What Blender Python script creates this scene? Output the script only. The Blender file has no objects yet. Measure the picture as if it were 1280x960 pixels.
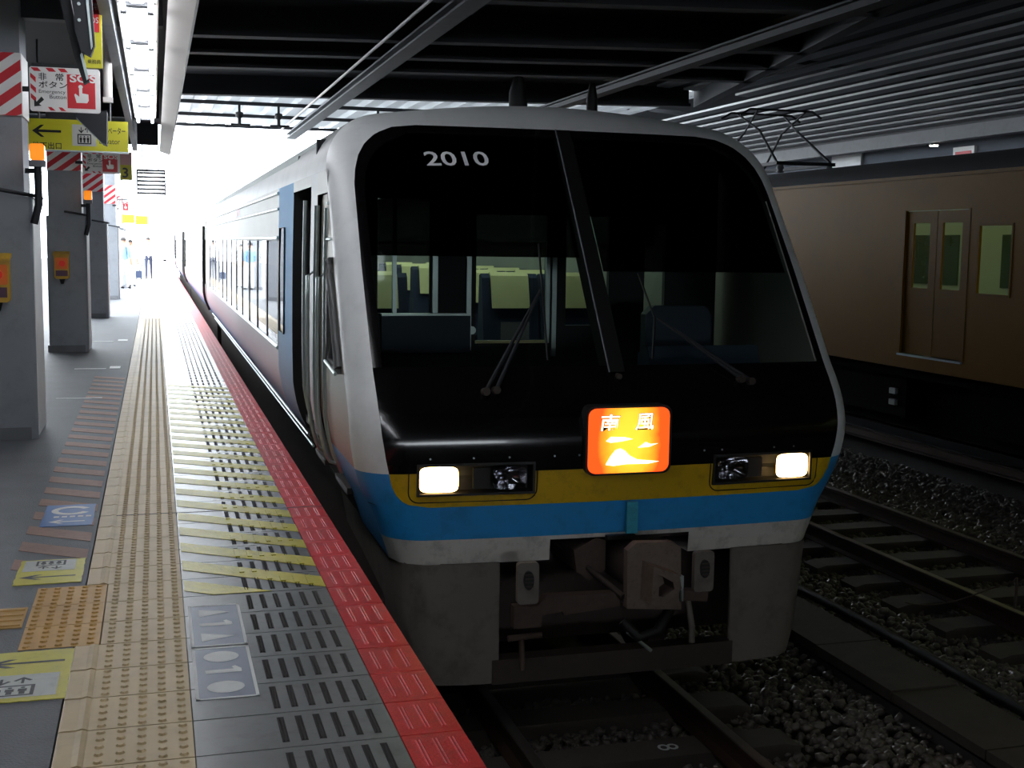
import bpy, bmesh, math, random
import numpy as np
from mathutils import Vector, Matrix
random.seed(7); RNG = np.random.default_rng(7)
S = bpy.context.scene
COL = S.collection
# ------------------------------------------------------------------ camera, world, exposure
cam_d = bpy.data.cameras.new('camera'); cam = bpy.data.objects.new('camera', cam_d); COL.objects.link(cam)
cam_d.sensor_width = 36; cam_d.lens = 42.89; cam_d.clip_start = .05; cam_d.clip_end = 600
def _n(v): return v / np.linalg.norm(v)
Yc = _n(np.array([-447/1525, 180/1525, -1.])); Xc = np.array([5246/1525, 102/1525, -1.]); Xc = _n(Xc - Yc*Xc.dot(Yc))
if Xc[0] < 0: Xc = -Xc
Zc = np.cross(Xc, Yc)
Rm = Matrix([list(Xc), list(Yc), list(Zc)])          # camera axes -> world axes
cam.matrix_world = Matrix.Translation((0, 0, 2.73)) @ Rm.to_4x4()
S.camera = cam
W = bpy.data.worlds.new('world'); S.world = W; W.use_nodes = True
bg = W.node_tree.nodes['Background']; bg.inputs[0].default_value = (.86, .93, 1, 1); bg.inputs[1].default_value = 10.0
S.view_settings.view_transform = 'Standard'; S.view_settings.look = 'None'; S.view_settings.gamma = 1
S.view_settings.use_curve_mapping = False; S.view_settings.exposure = 0.12
TUBE_E = 18.0; SALOON_E = 7.0; HEAD_E = 16.0

# ------------------------------------------------------------------ materials
MATS = {}
def lin(c): return tuple(((v/255)/12.92 if v/255 <= .04045 else ((v/255+.055)/1.055)**2.4) for v in c)
def mat(name, rgb, rough=.6, metal=0., var=.12, scale=4., bump=0., bscale=60., emit=None, estr=0., dirt=0., spec=.5, coat=0.):
    if name in MATS: return MATS[name]
    m = bpy.data.materials.new(name); m.use_nodes = True; nt = m.node_tree; b = nt.nodes['Principled BSDF']
    c = lin(rgb); L = nt.links
    geo = nt.nodes.new('ShaderNodeNewGeometry')
    nz = nt.nodes.new('ShaderNodeTexNoise'); nz.inputs['Scale'].default_value = scale; nz.inputs['Detail'].default_value = 5
    L.new(geo.outputs['Position'], nz.inputs['Vector'])
    mx = nt.nodes.new('ShaderNodeMix'); mx.data_type = 'RGBA'
    mx.inputs[6].default_value = tuple(max(0, v*(1-var)) for v in c)+(1,); mx.inputs[7].default_value = tuple(min(1, v*(1+var)) for v in c)+(1,)
    L.new(nz.outputs['Fac'], mx.inputs[0]); out = mx.outputs[2]
    if dirt:
        n2 = nt.nodes.new('ShaderNodeTexNoise'); n2.inputs['Scale'].default_value = scale*2.7; n2.inputs['Detail'].default_value = 8; n2.inputs['Roughness'].default_value = .7
        L.new(geo.outputs['Position'], n2.inputs['Vector'])
        rp = nt.nodes.new('ShaderNodeMapRange'); rp.inputs[1].default_value = .5; rp.inputs[2].default_value = .75; rp.inputs[4].default_value = dirt
        L.new(n2.outputs['Fac'], rp.inputs[0])
        m2 = nt.nodes.new('ShaderNodeMix'); m2.data_type = 'RGBA'; m2.inputs[7].default_value = (.03, .026, .02, 1)
        L.new(out, m2.inputs[6]); L.new(rp.outputs[0], m2.inputs[0]); out = m2.outputs[2]
    L.new(out, b.inputs['Base Color'])
    b.inputs['Roughness'].default_value = rough; b.inputs['Metallic'].default_value = metal; b.inputs['Specular IOR Level'].default_value = spec
    b.inputs['Coat Weight'].default_value = coat
    if bump:
        n3 = nt.nodes.new('ShaderNodeTexNoise'); n3.inputs['Scale'].default_value = bscale; n3.inputs['Detail'].default_value = 3
        L.new(geo.outputs['Position'], n3.inputs['Vector'])
        bp = nt.nodes.new('ShaderNodeBump'); bp.inputs['Strength'].default_value = bump; bp.inputs['Distance'].default_value = .01
        L.new(n3.outputs['Fac'], bp.inputs['Height']); L.new(bp.outputs[0], b.inputs['Normal'])
    if emit:
        b.inputs['Emission Color'].default_value = lin(emit)+(1,); b.inputs['Emission Strength'].default_value = estr
    MATS[name] = m; return m
def glass(name, tint, refl=.9, ior=1.5, rough=.02):
    if name in MATS: return MATS[name]
    m = bpy.data.materials.new(name); m.use_nodes = True; nt = m.node_tree; L = nt.links
    for n in list(nt.nodes): nt.nodes.remove(n)
    o = nt.nodes.new('ShaderNodeOutputMaterial'); t = nt.nodes.new('ShaderNodeBsdfTransparent'); g = nt.nodes.new('ShaderNodeBsdfGlossy')
    f = nt.nodes.new('ShaderNodeLayerWeight'); f.inputs[0].default_value = .5; mx = nt.nodes.new('ShaderNodeMixShader')
    r0 = ((ior-1)/(ior+1))**2; pw = nt.nodes.new('ShaderNodeMath'); pw.operation = 'POWER'; pw.inputs[1].default_value = 5; L.new(f.outputs['Facing'], pw.inputs[0])
    ma = nt.nodes.new('ShaderNodeMath'); ma.operation = 'MULTIPLY_ADD'; ma.inputs[1].default_value = 1-r0; ma.inputs[2].default_value = r0; L.new(pw.outputs[0], ma.inputs[0])
    t.inputs[0].default_value = tuple(tint)+(1,); g.inputs[0].default_value = (refl, refl, refl, 1); g.inputs['Roughness'].default_value = rough
    L.new(ma.outputs[0], mx.inputs[0]); L.new(t.outputs[0], mx.inputs[1]); L.new(g.outputs[0], mx.inputs[2]); L.new(mx.outputs[0], o.inputs[0])
    MATS[name] = m; return m
M_ = mat
ASPH = mat('asphalt', (90, 92, 96), .62, var=.25, scale=3, bump=.35, bscale=120, dirt=.25)
TACT = mat('beige_tactile', (196, 172, 128), .5, var=.12, scale=2.5, dirt=.22)
TACY = mat('ochre_tactile', (196, 150, 72), .5, var=.12, scale=5, dirt=.2)
GRYT = mat('grey_tile_stone', (118, 119, 118), .27, var=.14, scale=5, dirt=.25)
SLOT = mat('slot_grip', (46, 44, 44), .8, var=.2, scale=20, spec=.25)
REDT = mat('red_tile_paint', (206, 26, 38), .5, var=.14, scale=6, bump=.25, bscale=90, dirt=.3, spec=.3)
YELP = mat('yellow_floor_paint', (196, 184, 30), .4, var=.15, scale=8, dirt=.3, bump=.2, bscale=50)
BRNP = mat('brown_floor_paint', (140, 104, 90), .6, var=.2, scale=12, dirt=.45)
CONC = mat('dark_concrete', (58, 56, 53), .85, var=.25, scale=2, bump=.3, bscale=30, dirt=.4)
BLUEP = mat('bluegrey_print', (98, 108, 130), .4, var=.1, scale=6, dirt=.15)
WHTP = mat('white_print', (214, 216, 214), .5, var=.06, scale=8, dirt=.12)
STKY = mat('yellow_sticker', (205, 196, 50), .45, var=.1, scale=8, dirt=.22)
STKW = mat('white_sticker', (196, 198, 190), .5, var=.08, scale=9, dirt=.25)
STKB = mat('blue_sticker', (62, 108, 172), .45, var=.12, scale=9, dirt=.3)
INK = mat('black_ink', (24, 24, 26), .5, var=.1)
SILV = mat('silver_paint', (226, 228, 228), .4, 0, var=.07, scale=1.6, dirt=.15)
STEEL = mat('stainless_steel', (138, 137, 130), .5, .35, spec=.2, var=.1, scale=1.5, dirt=.12)
BLUE = mat('sky_blue_paint', (40, 146, 214), .38, var=.08, scale=3, dirt=.25)
YEL = mat('yellow_body_paint', (206, 166, 10), .4, var=.1, scale=5, dirt=.35)
BLK = mat('gloss_black_paint', (13, 12, 14), .16, var=.15, scale=3, coat=.3)
VALC = mat('pale_grey_valance', (196, 192, 184), .5, var=.14, scale=4, dirt=.5)
SKRT = mat('grey_skirt', (110, 103, 96), .65, var=.28, scale=2.2, dirt=.6)
IRON = mat('dirty_iron', (62, 52, 46), .65, .3, var=.3, scale=8, dirt=.5)
RUST = mat('rusty_casting', (78, 64, 56), .65, .3, var=.3, scale=14, dirt=.5)
RUBB = mat('black_rubber', (16, 16, 17), .55, var=.1)
DARK = mat('dark_steel', (40, 42, 46), .6, .2, var=.2, scale=3)
CABD = mat('dark_cab_lining', (30, 34, 38), .7, var=.2, scale=4)
CABB = mat('blue_cab_panel', (34, 52, 68), .6, var=.1, scale=4)
ALU = mat('brushed_aluminium', (176, 188, 186), .35, .7, var=.06)
CLTH = mat('pale_headrest_cloth', (232, 222, 170), .85, var=.08, scale=9)
SEAT = mat('navy_seat_moquette', (44, 52, 78), .9, var=.2, scale=20)
LINER = mat('saloon_lining', (120, 132, 128), .6, var=.05)
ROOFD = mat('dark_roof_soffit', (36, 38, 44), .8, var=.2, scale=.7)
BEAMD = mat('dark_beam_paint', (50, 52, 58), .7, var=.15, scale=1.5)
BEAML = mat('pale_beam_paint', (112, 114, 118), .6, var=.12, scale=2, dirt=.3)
def sheet_mat():
    m = bpy.data.materials.new('translucent_roof_sheet'); m.use_nodes = True; n = m.node_tree.nodes; l = m.node_tree.links; b = n['Principled BSDF']; o = n['Material Output']
    b.inputs['Base Color'].default_value = (.62, .64, .65, 1); b.inputs['Roughness'].default_value = .5
    t = n.new('ShaderNodeBsdfTranslucent'); t.inputs[0].default_value = (.7, .74, .78, 1); x = n.new('ShaderNodeMixShader'); x.inputs[0].default_value = .16
    g = n.new('ShaderNodeNewGeometry'); z = n.new('ShaderNodeTexNoise'); z.inputs['Scale'].default_value = 1.3; l.new(g.outputs['Position'], z.inputs['Vector'])
    mr = n.new('ShaderNodeMapRange'); mr.inputs[3].default_value = .02; mr.inputs[4].default_value = .055; l.new(z.outputs['Fac'], mr.inputs[0]); l.new(mr.outputs[0], x.inputs[0])
    l.new(b.outputs[0], x.inputs[1]); l.new(t.outputs[0], x.inputs[2]); l.new(x.outputs[0], o.inputs[0]); return m
SHEET = sheet_mat()
SLATM = mat('grey_white_slat', (114, 116, 118), .55, var=.1, scale=1.5, dirt=.2)
RUST2 = mat('worn_coupler_steel', (112, 98, 88), .55, .3, var=.3, scale=14, dirt=.5)
CORR = mat('white_corrugated', (206, 208, 208), .5, var=.06, scale=1.5, dirt=.1)
FASC = mat('cream_fascia', (226, 220, 214), .5, var=.05, scale=2)
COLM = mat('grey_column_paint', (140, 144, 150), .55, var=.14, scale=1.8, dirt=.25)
COLLIT = mat('column_side_painted_light', (222, 224, 224), .5, var=.06, scale=2)  # column grey made paler to paint in outdoor light on the right face
SIGNW = mat('sign_white', (232, 230, 228), .45, var=.03)
SIGNR = mat('sign_red', (206, 34, 48), .45, var=.05)
SIGNY = mat('sign_yellow', (206, 200, 30), .45, var=.05)
SIGNG = mat('sign_pale_grey', (200, 200, 192), .45, var=.05)
BOXY = mat('button_box_yellow', (206, 160, 40), .45, var=.1, dirt=.2)
BTNR = mat('button_red', (226, 44, 24), .4, var=.05, emit=(226, 44, 24), estr=.15)
ORNG = mat('orange_lamp_lens', (255, 150, 10), .3, var=.05, emit=(255, 140, 0), estr=.7)
TUBE = mat('fluorescent_tube', (255, 255, 255), .4, var=0, emit=(240, 246, 255), estr=TUBE_E)
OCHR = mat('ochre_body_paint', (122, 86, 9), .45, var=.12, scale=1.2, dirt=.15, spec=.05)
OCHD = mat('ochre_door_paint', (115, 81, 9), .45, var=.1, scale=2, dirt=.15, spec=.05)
RAILM = mat('rail_steel', (70, 52, 42), .5, .5, var=.25, scale=9, dirt=.4)
RAILT = mat('rail_running_top', (120, 112, 106), .3, .8, var=.15, scale=9)
SLPR = mat('sleeper_concrete', (72, 66, 60), .85, var=.25, scale=6, dirt=.45)
STON = mat('ballast_stone', (98, 92, 86), .48, var=.6, scale=13, dirt=.3)
BEDM = mat('track_bed_soil', (40, 36, 32), .9, var=.3, scale=6, dirt=.4)
MATBK = mat('matt_black', (10, 10, 11), .95, var=.2, spec=.05)  # even near-black with almost no gloss, for the underfloor
GL_WIND = glass('windscreen_glass', (.78, .82, .80), .4)
GL_TINT = glass('partition_glass', (.74, .84, .80), .6)
GL_FILM = glass('dark_shade_film', (.022, .022, .022), .2)
GL_SIDE = glass('side_window_glass', (.10, .12, .13), 1.0, 1.9)
GL_LAMP = glass('headlight_cover', (.92, .92, .92), .6)
LAMP = mat('headlight_bulb', (255, 240, 200), .4, var=0, emit=(255, 206, 130), estr=HEAD_E)
CHRM = mat('chrome_reflector', (200, 200, 205), .12, 1., var=.05)

# ------------------------------------------------------------------ mesh builder
class MB:
    def __init__(s): s.v = []; s.f = []; s.m = []; s.sm = []
    def add(s, vs, fs, m=0, smooth=False):
        o = len(s.v); s.v += [tuple(map(float, p)) for p in vs]
        for f in fs: s.f.append(tuple(i+o for i in f)); s.m.append(m); s.sm.append(smooth)
        return s
    def box(s, x0, x1, y0, y1, z0, z1, m=0):
        vs = [(x, y, z) for z in (z0, z1) for y in (y0, y1) for x in (x0, x1)]
        return s.add(vs, [(0,2,3,1), (4,5,7,6), (0,1,5,4), (2,6,7,3), (0,4,6,2), (1,3,7,5)], m)
    def cbox(s, x0, x1, y0, y1, z0, z1, c=.01, m=0):           # box whose vertical-ish edges are chamfered on the XZ outline
        p = [(x0+c, z0), (x1-c, z0), (x1, z0+c), (x1, z1-c), (x1-c, z1), (x0+c, z1), (x0, z1-c), (x0, z0+c)]
        return s.prism(p, lambda a, b, d: (a, d, b), y0, y1, m)
    def prism(s, poly, fn, d0, d1, m=0):
        n = len(poly); vs = [fn(a, b, d0) for a, b in poly] + [fn(a, b, d1) for a, b in poly]
        fs = [tuple(range(n)), tuple(range(2*n-1, n-1, -1))] + [(i, n+i, n+(i+1) % n, (i+1) % n) for i in range(n)]
        return s.add(vs, fs, m)
    def tube(s, pts, r, n=8, m=0, smooth=True, cap=True):
        pts = [Vector(p) for p in pts]; rings = []
        rr = r if isinstance(r, (list, tuple)) else [r]*len(pts)
        for i, p in enumerate(pts):
            t = (pts[min(i+1, len(pts)-1)] - pts[max(i-1, 0)]).normalized()
            a = t.cross(Vector((0, 0, 1)) if abs(t.z) < .9 else Vector((1, 0, 0))).normalized(); b = t.cross(a)
            rings.append([p + (a*math.cos(2*math.pi*k/n) + b*math.sin(2*math.pi*k/n))*rr[i] for k in range(n)])
        vs = [q for R in rings for q in R]; fs = []
        for i in range(len(pts)-1):
            for k in range(n): fs.append((i*n+k, i*n+(k+1) % n, (i+1)*n+(k+1) % n, (i+1)*n+k))
        s.add(vs, fs, m, smooth)
        if cap: s.add(vs, [tuple(range(n-1, -1, -1)), tuple(range((len(pts)-1)*n, len(pts)*n))], m)
        return s
    def grid(s, P, m=0, smooth=True, flip=False):              # P[i][j] points
        nr, nc = len(P), len(P[0]); vs = [q for R in P for q in R]; fs = []
        for i in range(nr-1):
            for j in range(nc-1):
                f = (i*nc+j, i*nc+j+1, (i+1)*nc+j+1, (i+1)*nc+j); fs.append(f[::-1] if flip else f)
        return s.add(vs, fs, m, smooth)
    def build(s, name, mats, parent=None, origin=None):
        if not isinstance(mats, (list, tuple)): mats = [mats]
        o0 = Vector(WL.get(parent.name, (0, 0, 0))) if parent else None
        if parent is None:
            if origin is None:
                A = np.array(s.v); o0 = Vector(((A[:,0].min()+A[:,0].max())/2, (A[:,1].min()+A[:,1].max())/2, A[:,2].min()))
            else: o0 = Vector(origin)
        me = bpy.data.meshes.new(name)
        me.from_pydata([(x-o0.x, y-o0.y, z-o0.z) for x, y, z in s.v], [], s.f)
        for mm in mats: me.materials.append(mm)
        me.polygons.foreach_set('material_index', s.m); me.polygons.foreach_set('use_smooth', s.sm); me.update()
        o = bpy.data.objects.new(name, me); COL.objects.link(o)
        if parent: o.parent = parent
        else: o.location = o0
        WL[o.name] = tuple(o0)
        return o
WL = {}
def tag(o, label=None, cat=None, group=None, kind=None):
    if label: o['label'] = label
    if cat: o['category'] = cat
    if group: o['group'] = group
    if kind: o['kind'] = kind
    return o
def thing(name, loc, label, cat, group=None):
    o = bpy.data.objects.new(name, None); COL.objects.link(o); o.location = loc; WL[o.name] = tuple(loc); o.empty_display_size = .1
    return tag(o, label, cat, group)
def place(mesh_ob, name, parent, loc):                          # another object sharing a mesh
    o = bpy.data.objects.new(name, mesh_ob.data); COL.objects.link(o); o.parent = parent
    p = WL.get(parent.name, (0, 0, 0)) if parent else (0, 0, 0); o.location = [a-b for a, b in zip(loc, p)]; WL[o.name] = tuple(loc)
    return o
def text_geo(txt, height, bold=0., wx=1., shear=0., font_sp=1.):
    cu = bpy.data.curves.new('t', 'FONT'); cu.body = txt; cu.size = 1; cu.offset = bold; cu.shear = shear; cu.space_character = font_sp; cu.resolution_u = 3
    ob = bpy.data.objects.new('t', cu); COL.objects.link(ob); bpy.context.view_layer.update()
    dg = bpy.context.evaluated_depsgraph_get(); me = bpy.data.meshes.new_from_object(ob.evaluated_get(dg))
    vs = [tuple(v.co) for v in me.vertices]; fs = [tuple(p.vertices) for p in me.polygons]
    bpy.data.objects.remove(ob); bpy.data.curves.remove(cu); bpy.data.meshes.remove(me)
    if not vs: return [], [], 0
    A = np.array(vs); x0, y0 = A[:,0].min(), A[:,1].min(); h = A[:,1].max()-y0; k = height/h
    pts = [((x-x0)*k*wx, (y-y0)*k) for x, y, _ in vs]
    return pts, fs, (A[:,0].max()-x0)*k*wx
def text_on(mb, txt, height, fn, m=0, width=None, **kw):        # fn(u, v) -> world point; width forces total width
    p, f, w = text_geo(txt, height, **kw)
    if not p: return 0
    k = width/w if width else 1
    mb.add([fn(u*k, v) for u, v in p], f, m); return w*k
def poly_on(mb, poly, fn, m=0):
    mb.add([fn(a, b) for a, b in poly], [tuple(range(len(poly)))], m)
def ell(cx, cy, rx, ry, n=20, a0=0, a1=2*math.pi): return [(cx+rx*math.cos(a0+(a1-a0)*k/n), cy+ry*math.sin(a0+(a1-a0)*k/n)) for k in range(n + (0 if abs(a1-a0-2*math.pi) < 1e-6 else 1))]

PZT = 1.1            # platform top
# ------------------------------------------------------------------ structure: platform
fl = MB()
fl.box(-9, -.345, -85, 110, .6, PZT-.002, 0); fl.box(-.345, .955, -85, 110, .6, PZT-.03, 1)
floor = fl.build('floor', [ASPH, CONC], origin=(0, 0, 0)); tag(floor, kind='structure'); tag(floor, 'dark asphalt station platform with beige tactile strip and red edge')
wp = MB(); wp.box(.70, .90, -85, 110, -.6, PZT-.03)
tag(wp.build('wall_platform', CONC, origin=(0, 0, 0)), kind='structure')
ROW0, PITCH, G = 3.845, .303, .006
def tile_slab(mb, x0, x1, m=0, h=.03, t=0.): mb.cbox2 = None; mb.box(x0, x1, G/2, PITCH-G/2, -h, t, m)
def dot(mb, x, y, r=.016, h=.006, m=0, n=8):
    a = [(x+r*math.cos(2*math.pi*k/n), y+r*math.sin(2*math.pi*k/n), 0) for k in range(n)]
    b = [(x+r*.6*math.cos(2*math.pi*k/n), y+r*.6*math.sin(2*math.pi*k/n), h) for k in range(n)]
    mb.add(a+b, [(k, (k+1) % n, n+(k+1) % n, n+k) for k in range(n)] + [tuple(range(n, 2*n))], m)
DX = [.061-.0657*k for k in range(5)]
def tact_mesh(strip=True):
    mb = MB(); tile_slab(mb, -.24 if not strip else -.34+.002, .095-.002)
    for x in DX:
        for j in range(5): dot(mb, x, PITCH*(j+.5)/5)
    if strip: mb.prism([(-.337, 0), (-.333, .002), (-.282, .002), (-.262, .007), (-.248, .002), (-.244, 0)], lambda a, b, d: (a, d, b), .006, PITCH-.006)
    return mb
def slots(mb, xs, m=1, w=.024, y0=.045, y1=.262, z=.0008):
    for x in xs:
        mb.box(x-w/2, x+w/2, y0, y1, -.001, z, m)
        for d in (-.006, .006): mb.prism([(x+d-.004, z), (x+d, z+.0025), (x+d+.004, z)], lambda a, b, dd: (a, dd, b), y0+.006, y1-.006, m)
SLX = [.385+.061*k for k in range(6)]
RLX = [.805, .862, .919]
def proto(mb, name, mats):
    me_o = mb.build(name, mats, floor); return me_o
pt = proto(tact_mesh(), 'tactile_tile', TACT); pt0 = proto(tact_mesh(False), 'tactile_tile', TACT)
gm = MB(); tile_slab(gm, .095+.002, .755-.002); slots(gm, SLX); pg = proto(gm, 'grey_slotted_tile', [GRYT, SLOT])
rm = MB(); tile_slab(rm, .755+.002, .97); slots(rm, RLX, 0, z=.0006); pr = proto(rm, 'red_edge_tile', [REDT])
NR = 75
first = {}
def put(p, name, y):
    if p.name not in first: first[p.name] = 1; p.location = (0, y, PZT); WL[p.name] = (0, y, PZT); return p
    return place(p, name, floor, (0, y, PZT))
for k in range(-2, NR):
    y = ROW0 + PITCH*k
    put(pt0 if k in (4, 5, 6) else pt, 'tactile_tile', y); put(pg, 'grey_slotted_tile', y); put(pr, 'red_edge_tile', y)
far = MB(); y0 = ROW0+PITCH*NR
for k in range(0, 240):
    y = y0+PITCH*k
    for (a, b, mi) in ((-.338, .093, 0), (.097, .753, 1), (.757, .97, 2)): far.box(a, b, y+.002, y+PITCH-.002, PZT-.03, PZT, mi)
tag(far.build('distant_tile', [TACT, GRYT, REDT], floor), kind='stuff')
ej = MB(); ej.box(-.34, .968, 7.474, 7.490, PZT-.02, PZT+.0008); ej.build('expansion_joint', RUBB, floor)
# side patch of ochre tactile tiles and the guiding bars leading away from it
pm = MB(); pm.box(-.553, -.245, .002, PITCH-.002, -.03, 0)
for i in range(5):
    for j in range(5): dot(pm, -.525+.061*i, PITCH*(j+.5)/5)
pp = pm.build('ochre_tactile_tile', TACY, floor); pp.location = (0, ROW0+PITCH*4, PZT)
for k in (5, 6): place(pp, 'ochre_tactile_tile', floor, (0, ROW0+PITCH*k, PZT))
gb = MB(); gb.box(-.30, -.003, .002, PITCH-.002, -.03, .001)
for j in range(4): gb.prism([(.04+.075*j-.014, .001), (.04+.075*j-.009, .006), (.04+.075*j+.009, .006), (.04+.075*j+.014, .001)], lambda a, b, d: (d, a, b), -.29, -.012)
g0 = gb.build('guide_bar_tile', TACY, floor); g0.location = (-.565, ROW0+PITCH*5, PZT)
for k in range(1, 6): place(g0, 'guide_bar_tile', floor, (-.565-.303*k, ROW0+PITCH*5, PZT))
# painted hatch stripes (brown on asphalt, yellow across the slotted tiles)
bs = MB(); bs.prism([(-.175, .10), (.175, -.15), (.175, .05), (-.175, .30)], lambda a, b, d: (a, b, d), -.001, .002)
b0 = bs.build('brown_hatch_stripe', BRNP, floor); b0.location = (-.54, 6.25, PZT-.002)
for k in range(1, 24): place(b0, 'brown_hatch_stripe', floor, (-.54, 6.25+.383*k, PZT-.002))
ROWS_Y = lambda: None
for k in range(0, 22):
    yl, yr, w = 6.14+.382*k, 5.68+.382*k, .185
    x0, x1 = .104, .754
    ym = lambda x: yl+(yr-yl)*(x-x0)/(x1-x0)
    pl = [(x0, yl), (x1, yr), (x1, yr+w), (x0, yl+w)]
    if k == 0: pl = [(x0, yl), (x1, yr), (x1, yr+w), (x0, yl+w)]
    ys = MB(); ys.prism(pl, lambda a, b, d: (a, b, d), PZT+.0005, PZT+.0022)
    for x in SLX:
        a, b = ym(x), ym(x)+w
        for r in range(-1, 60):
            ra, rb = ROW0+PITCH*r+.045, ROW0+PITCH*r+.262
            c, d = max(a, ra), min(b, rb)
            if d-c > .03: ys.box(x-.012, x+.012, c+.012, d-.012, PZT+.002, PZT+.0055)
    ys.build('yellow_stripe', YELP, floor)
ysk = MB(); ysk.prism([(.104, 5.76), (.48, 5.665), (.22, 5.665), (.104, 5.70)][:3]+[(.104, 5.70)], lambda a, b, d: (a, b, d), PZT+.0005, PZT+.0022)
ysk = MB(); ysk.prism([(.104, 5.945), (.104, 5.76), (.235, 5.668), (.50, 5.668)], lambda a, b, d: (a, b, d), PZT+.0005, PZT+.0022)
ysk.build('yellow_stripe', YELP, floor)
# ------------------------------------------------------------------ structure: track bed, back walls, roofs
tb = MB(); tb.box(.7, 22, -85, 110, -.9, -.42); tag(tb.build('track_bed', BEDM, origin=(0, 0, 0)), kind='structure')
wl = MB(); wl.box(-9.2, -9, -85, 26, -.5, 6.2); tag(wl.build('wall_left_added', CONC, origin=(0, 0, 0)), kind='structure')  # unseen wall added to keep out light from the left
wr = MB(); wr.box(18.6, 19, -85, 110, -.5, 6.6); tag(wr.build('wall_right', mat('bluegrey_wall', (88, 94, 104), .8, var=.15, scale=.8), origin=(0, 0, 0)), kind='structure')  # far stretch lengthened to close off sky light on the right
SK = -.19                                                   # the overbridge crosses the tracks at a skew
def skewbox(mb, x0, x1, y0, y1, z0, z1, m=0): mb.prism([(x0, y0+SK*x0), (x1, y0+SK*x1), (x1, y1+SK*x1), (x0, y1+SK*x0)], lambda a, c, d: (a, c, d), z0, z1, m)
REDGE = lambda y: 8.3+.22*(y-12.1)
cl = MB(); cl.prism([(-9.2, -120), (5.6, -120), (5.6, 0), (REDGE(12.1), 12.1), (REDGE(23.6), 23.6), (-9.2, 25.8+9.2*.19)], lambda a, c, d: (a, c, d), 6.0, 6.2); ceil = cl.build('ceiling', ROOFD, origin=(0, 0, 0)); tag(ceil, kind='structure'); tag(ceil, 'dark underside of the overbridge roof above the tracks')  # run behind the camera lengthened to narrow the rear sky opening
for y in (2.5, 7, 11.5, 15.2, 18.35, 20.0, 21.6, 25.6):
    xe_ = min(10.6, REDGE(y+SK*8)); b = MB(); skewbox(b, .3, xe_, y-.03, y+.03, 5.66, 6.0); skewbox(b, .3, xe_, y-.13, y+.13, 5.6, 5.66); b.build('cross_beam', BEAMD, ceil)
b = MB(); b.prism([(REDGE(2)-.1, 2), (REDGE(2)+.1, 2), (REDGE(23.6)+.1, 23.6), (REDGE(23.6)-.1, 23.6)], lambda a, c, d: (a, c, d), 5.6, 6.05); b.build('edge_girder', BEAMD, ceil)
for x, hw, m_ in ((3.56, .13, BEAML), (7.85, .11, BEAMD)):
    b = MB(); b.box(x-hw, x+hw, -10, 33.6, 5.46, 5.49); b.box(x-.03, x+.03, -10, 33.6, 5.49, 5.57); b.box(x-hw, x+hw, -10, 33.6, 5.57, 5.6); b.build('long_beam', m_, ceil)
b = MB(); b.tube([(3.08, -8, 5.5), (3.08, 34, 5.5)], .022, 8); b.build('conduit_pipe', FASC, ceil)
def folded(x0, x1, y0, y1, z0, z1, pitch, amp):
    mb = MB(); n = int((x1-x0)/pitch); prof = []
    for k in range(n):
        x = x0+k*pitch; zz = lambda q: z0+(z1-z0)*(q-x0)/(x1-x0)
        prof += [(x, zz(x)), (x+pitch*.42, zz(x+pitch*.42)), (x+pitch*.55, zz(x+pitch*.55)+amp), (x+pitch*.87, zz(x+pitch*.87)+amp)]
    yf_ = y0 if callable(y0) else (lambda q: y0)
    P = [[(a, yf_(a), b) for a, b in prof], [(a, y1, b) for a, b in prof]]; mb.grid(P, smooth=False)
    return mb
cr = folded(-1.4, 11.6, lambda q: 25.85+SK*q, 36.2, 5.95, 5.95, .52, .10).build('ceiling_corrugated', SHEET, origin=(0, 0, 0)); tag(cr, kind='structure'); tag(cr, 'bright corrugated canopy sheet at the open far end')
for y in (29.5, 32.4, 35.4):
    b = MB(); b.box(-1.4, 11.4, y-.04, y+.04, 5.87, 5.95); b.build('purlin', DARK, cr)
cr2 = MB(); cr2.box(4.4, 18.7, -85, 24, 6.55, 6.7); cr2.box(11.7, 18.7, 24, 110, 6.55, 6.7); cr2 = cr2.build('ceiling_neighbour', ROOFD, origin=(0, 0, 0)); tag(cr2, kind='structure'); tag(cr2, 'dark canopy void with pale slats over the neighbouring tracks')  # far deck strip extended to shut sky light off the right tracks
for k in range(22):
    x = 4.7+.58*k; z = 6.22-.055*(x-4.7)
    b = MB(); b.prism([(x-.14, z), (x+.14, z-.015), (x+.14, z+.03), (x-.14, z+.045)], lambda a, c, d: (a, d, c), -20, 36 if x > 11.7 else 23.3); b.build('ceiling_slat', SLATM, cr2)
b = MB(); b.box(17.2, 17.5, -85, 110, 5.2, 5.5); b.build('eave_beam', BEAML, cr2)
for y in (4, 12, 20, 28, 35):
    b = MB(); b.prism([(4.5, 6.36), (17.4, 5.66), (17.4, 5.75), (4.5, 6.45)], lambda a, c, d: (a, d, c), y-.05, y+.05); b.build('rafter', DARK, cr2)
b = MB(); b.prism([(17.2, 5.5), (18.7, 6.5), (18.7, 6.56), (17.2, 5.56)], lambda a, c, d: (a, d, c), -85, 110); b.build('eave_soffit', DARK, cr2)
ca = MB(); ca.box(-9, .3, -85, 24.3, 4.9, 5.0); can = ca.build('ceiling_canopy', ROOFD, origin=(0, 0, 0)); tag(can, kind='structure'); tag(can, 'low dark canopy ceiling above the platform')  # unseen rear run made long to limit light from behind
for y in (2.5, 10.9, 19.0, 24.2):
    b = MB(); b.box(-9, .1, y-.08, y+.08, 4.5, 4.9); b.build('canopy_beam', BEAMD, can)
b = MB(); b.prism([(.115, 4.30), (.285, 4.24), (.305, 4.26), (.305, 4.9), (.285, 4.9), (.285, 4.30), (.13, 4.34)], lambda a, b_, d: (a, d, b_), -10, 23); b.build('fascia_reflector', FASC, can)
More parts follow.
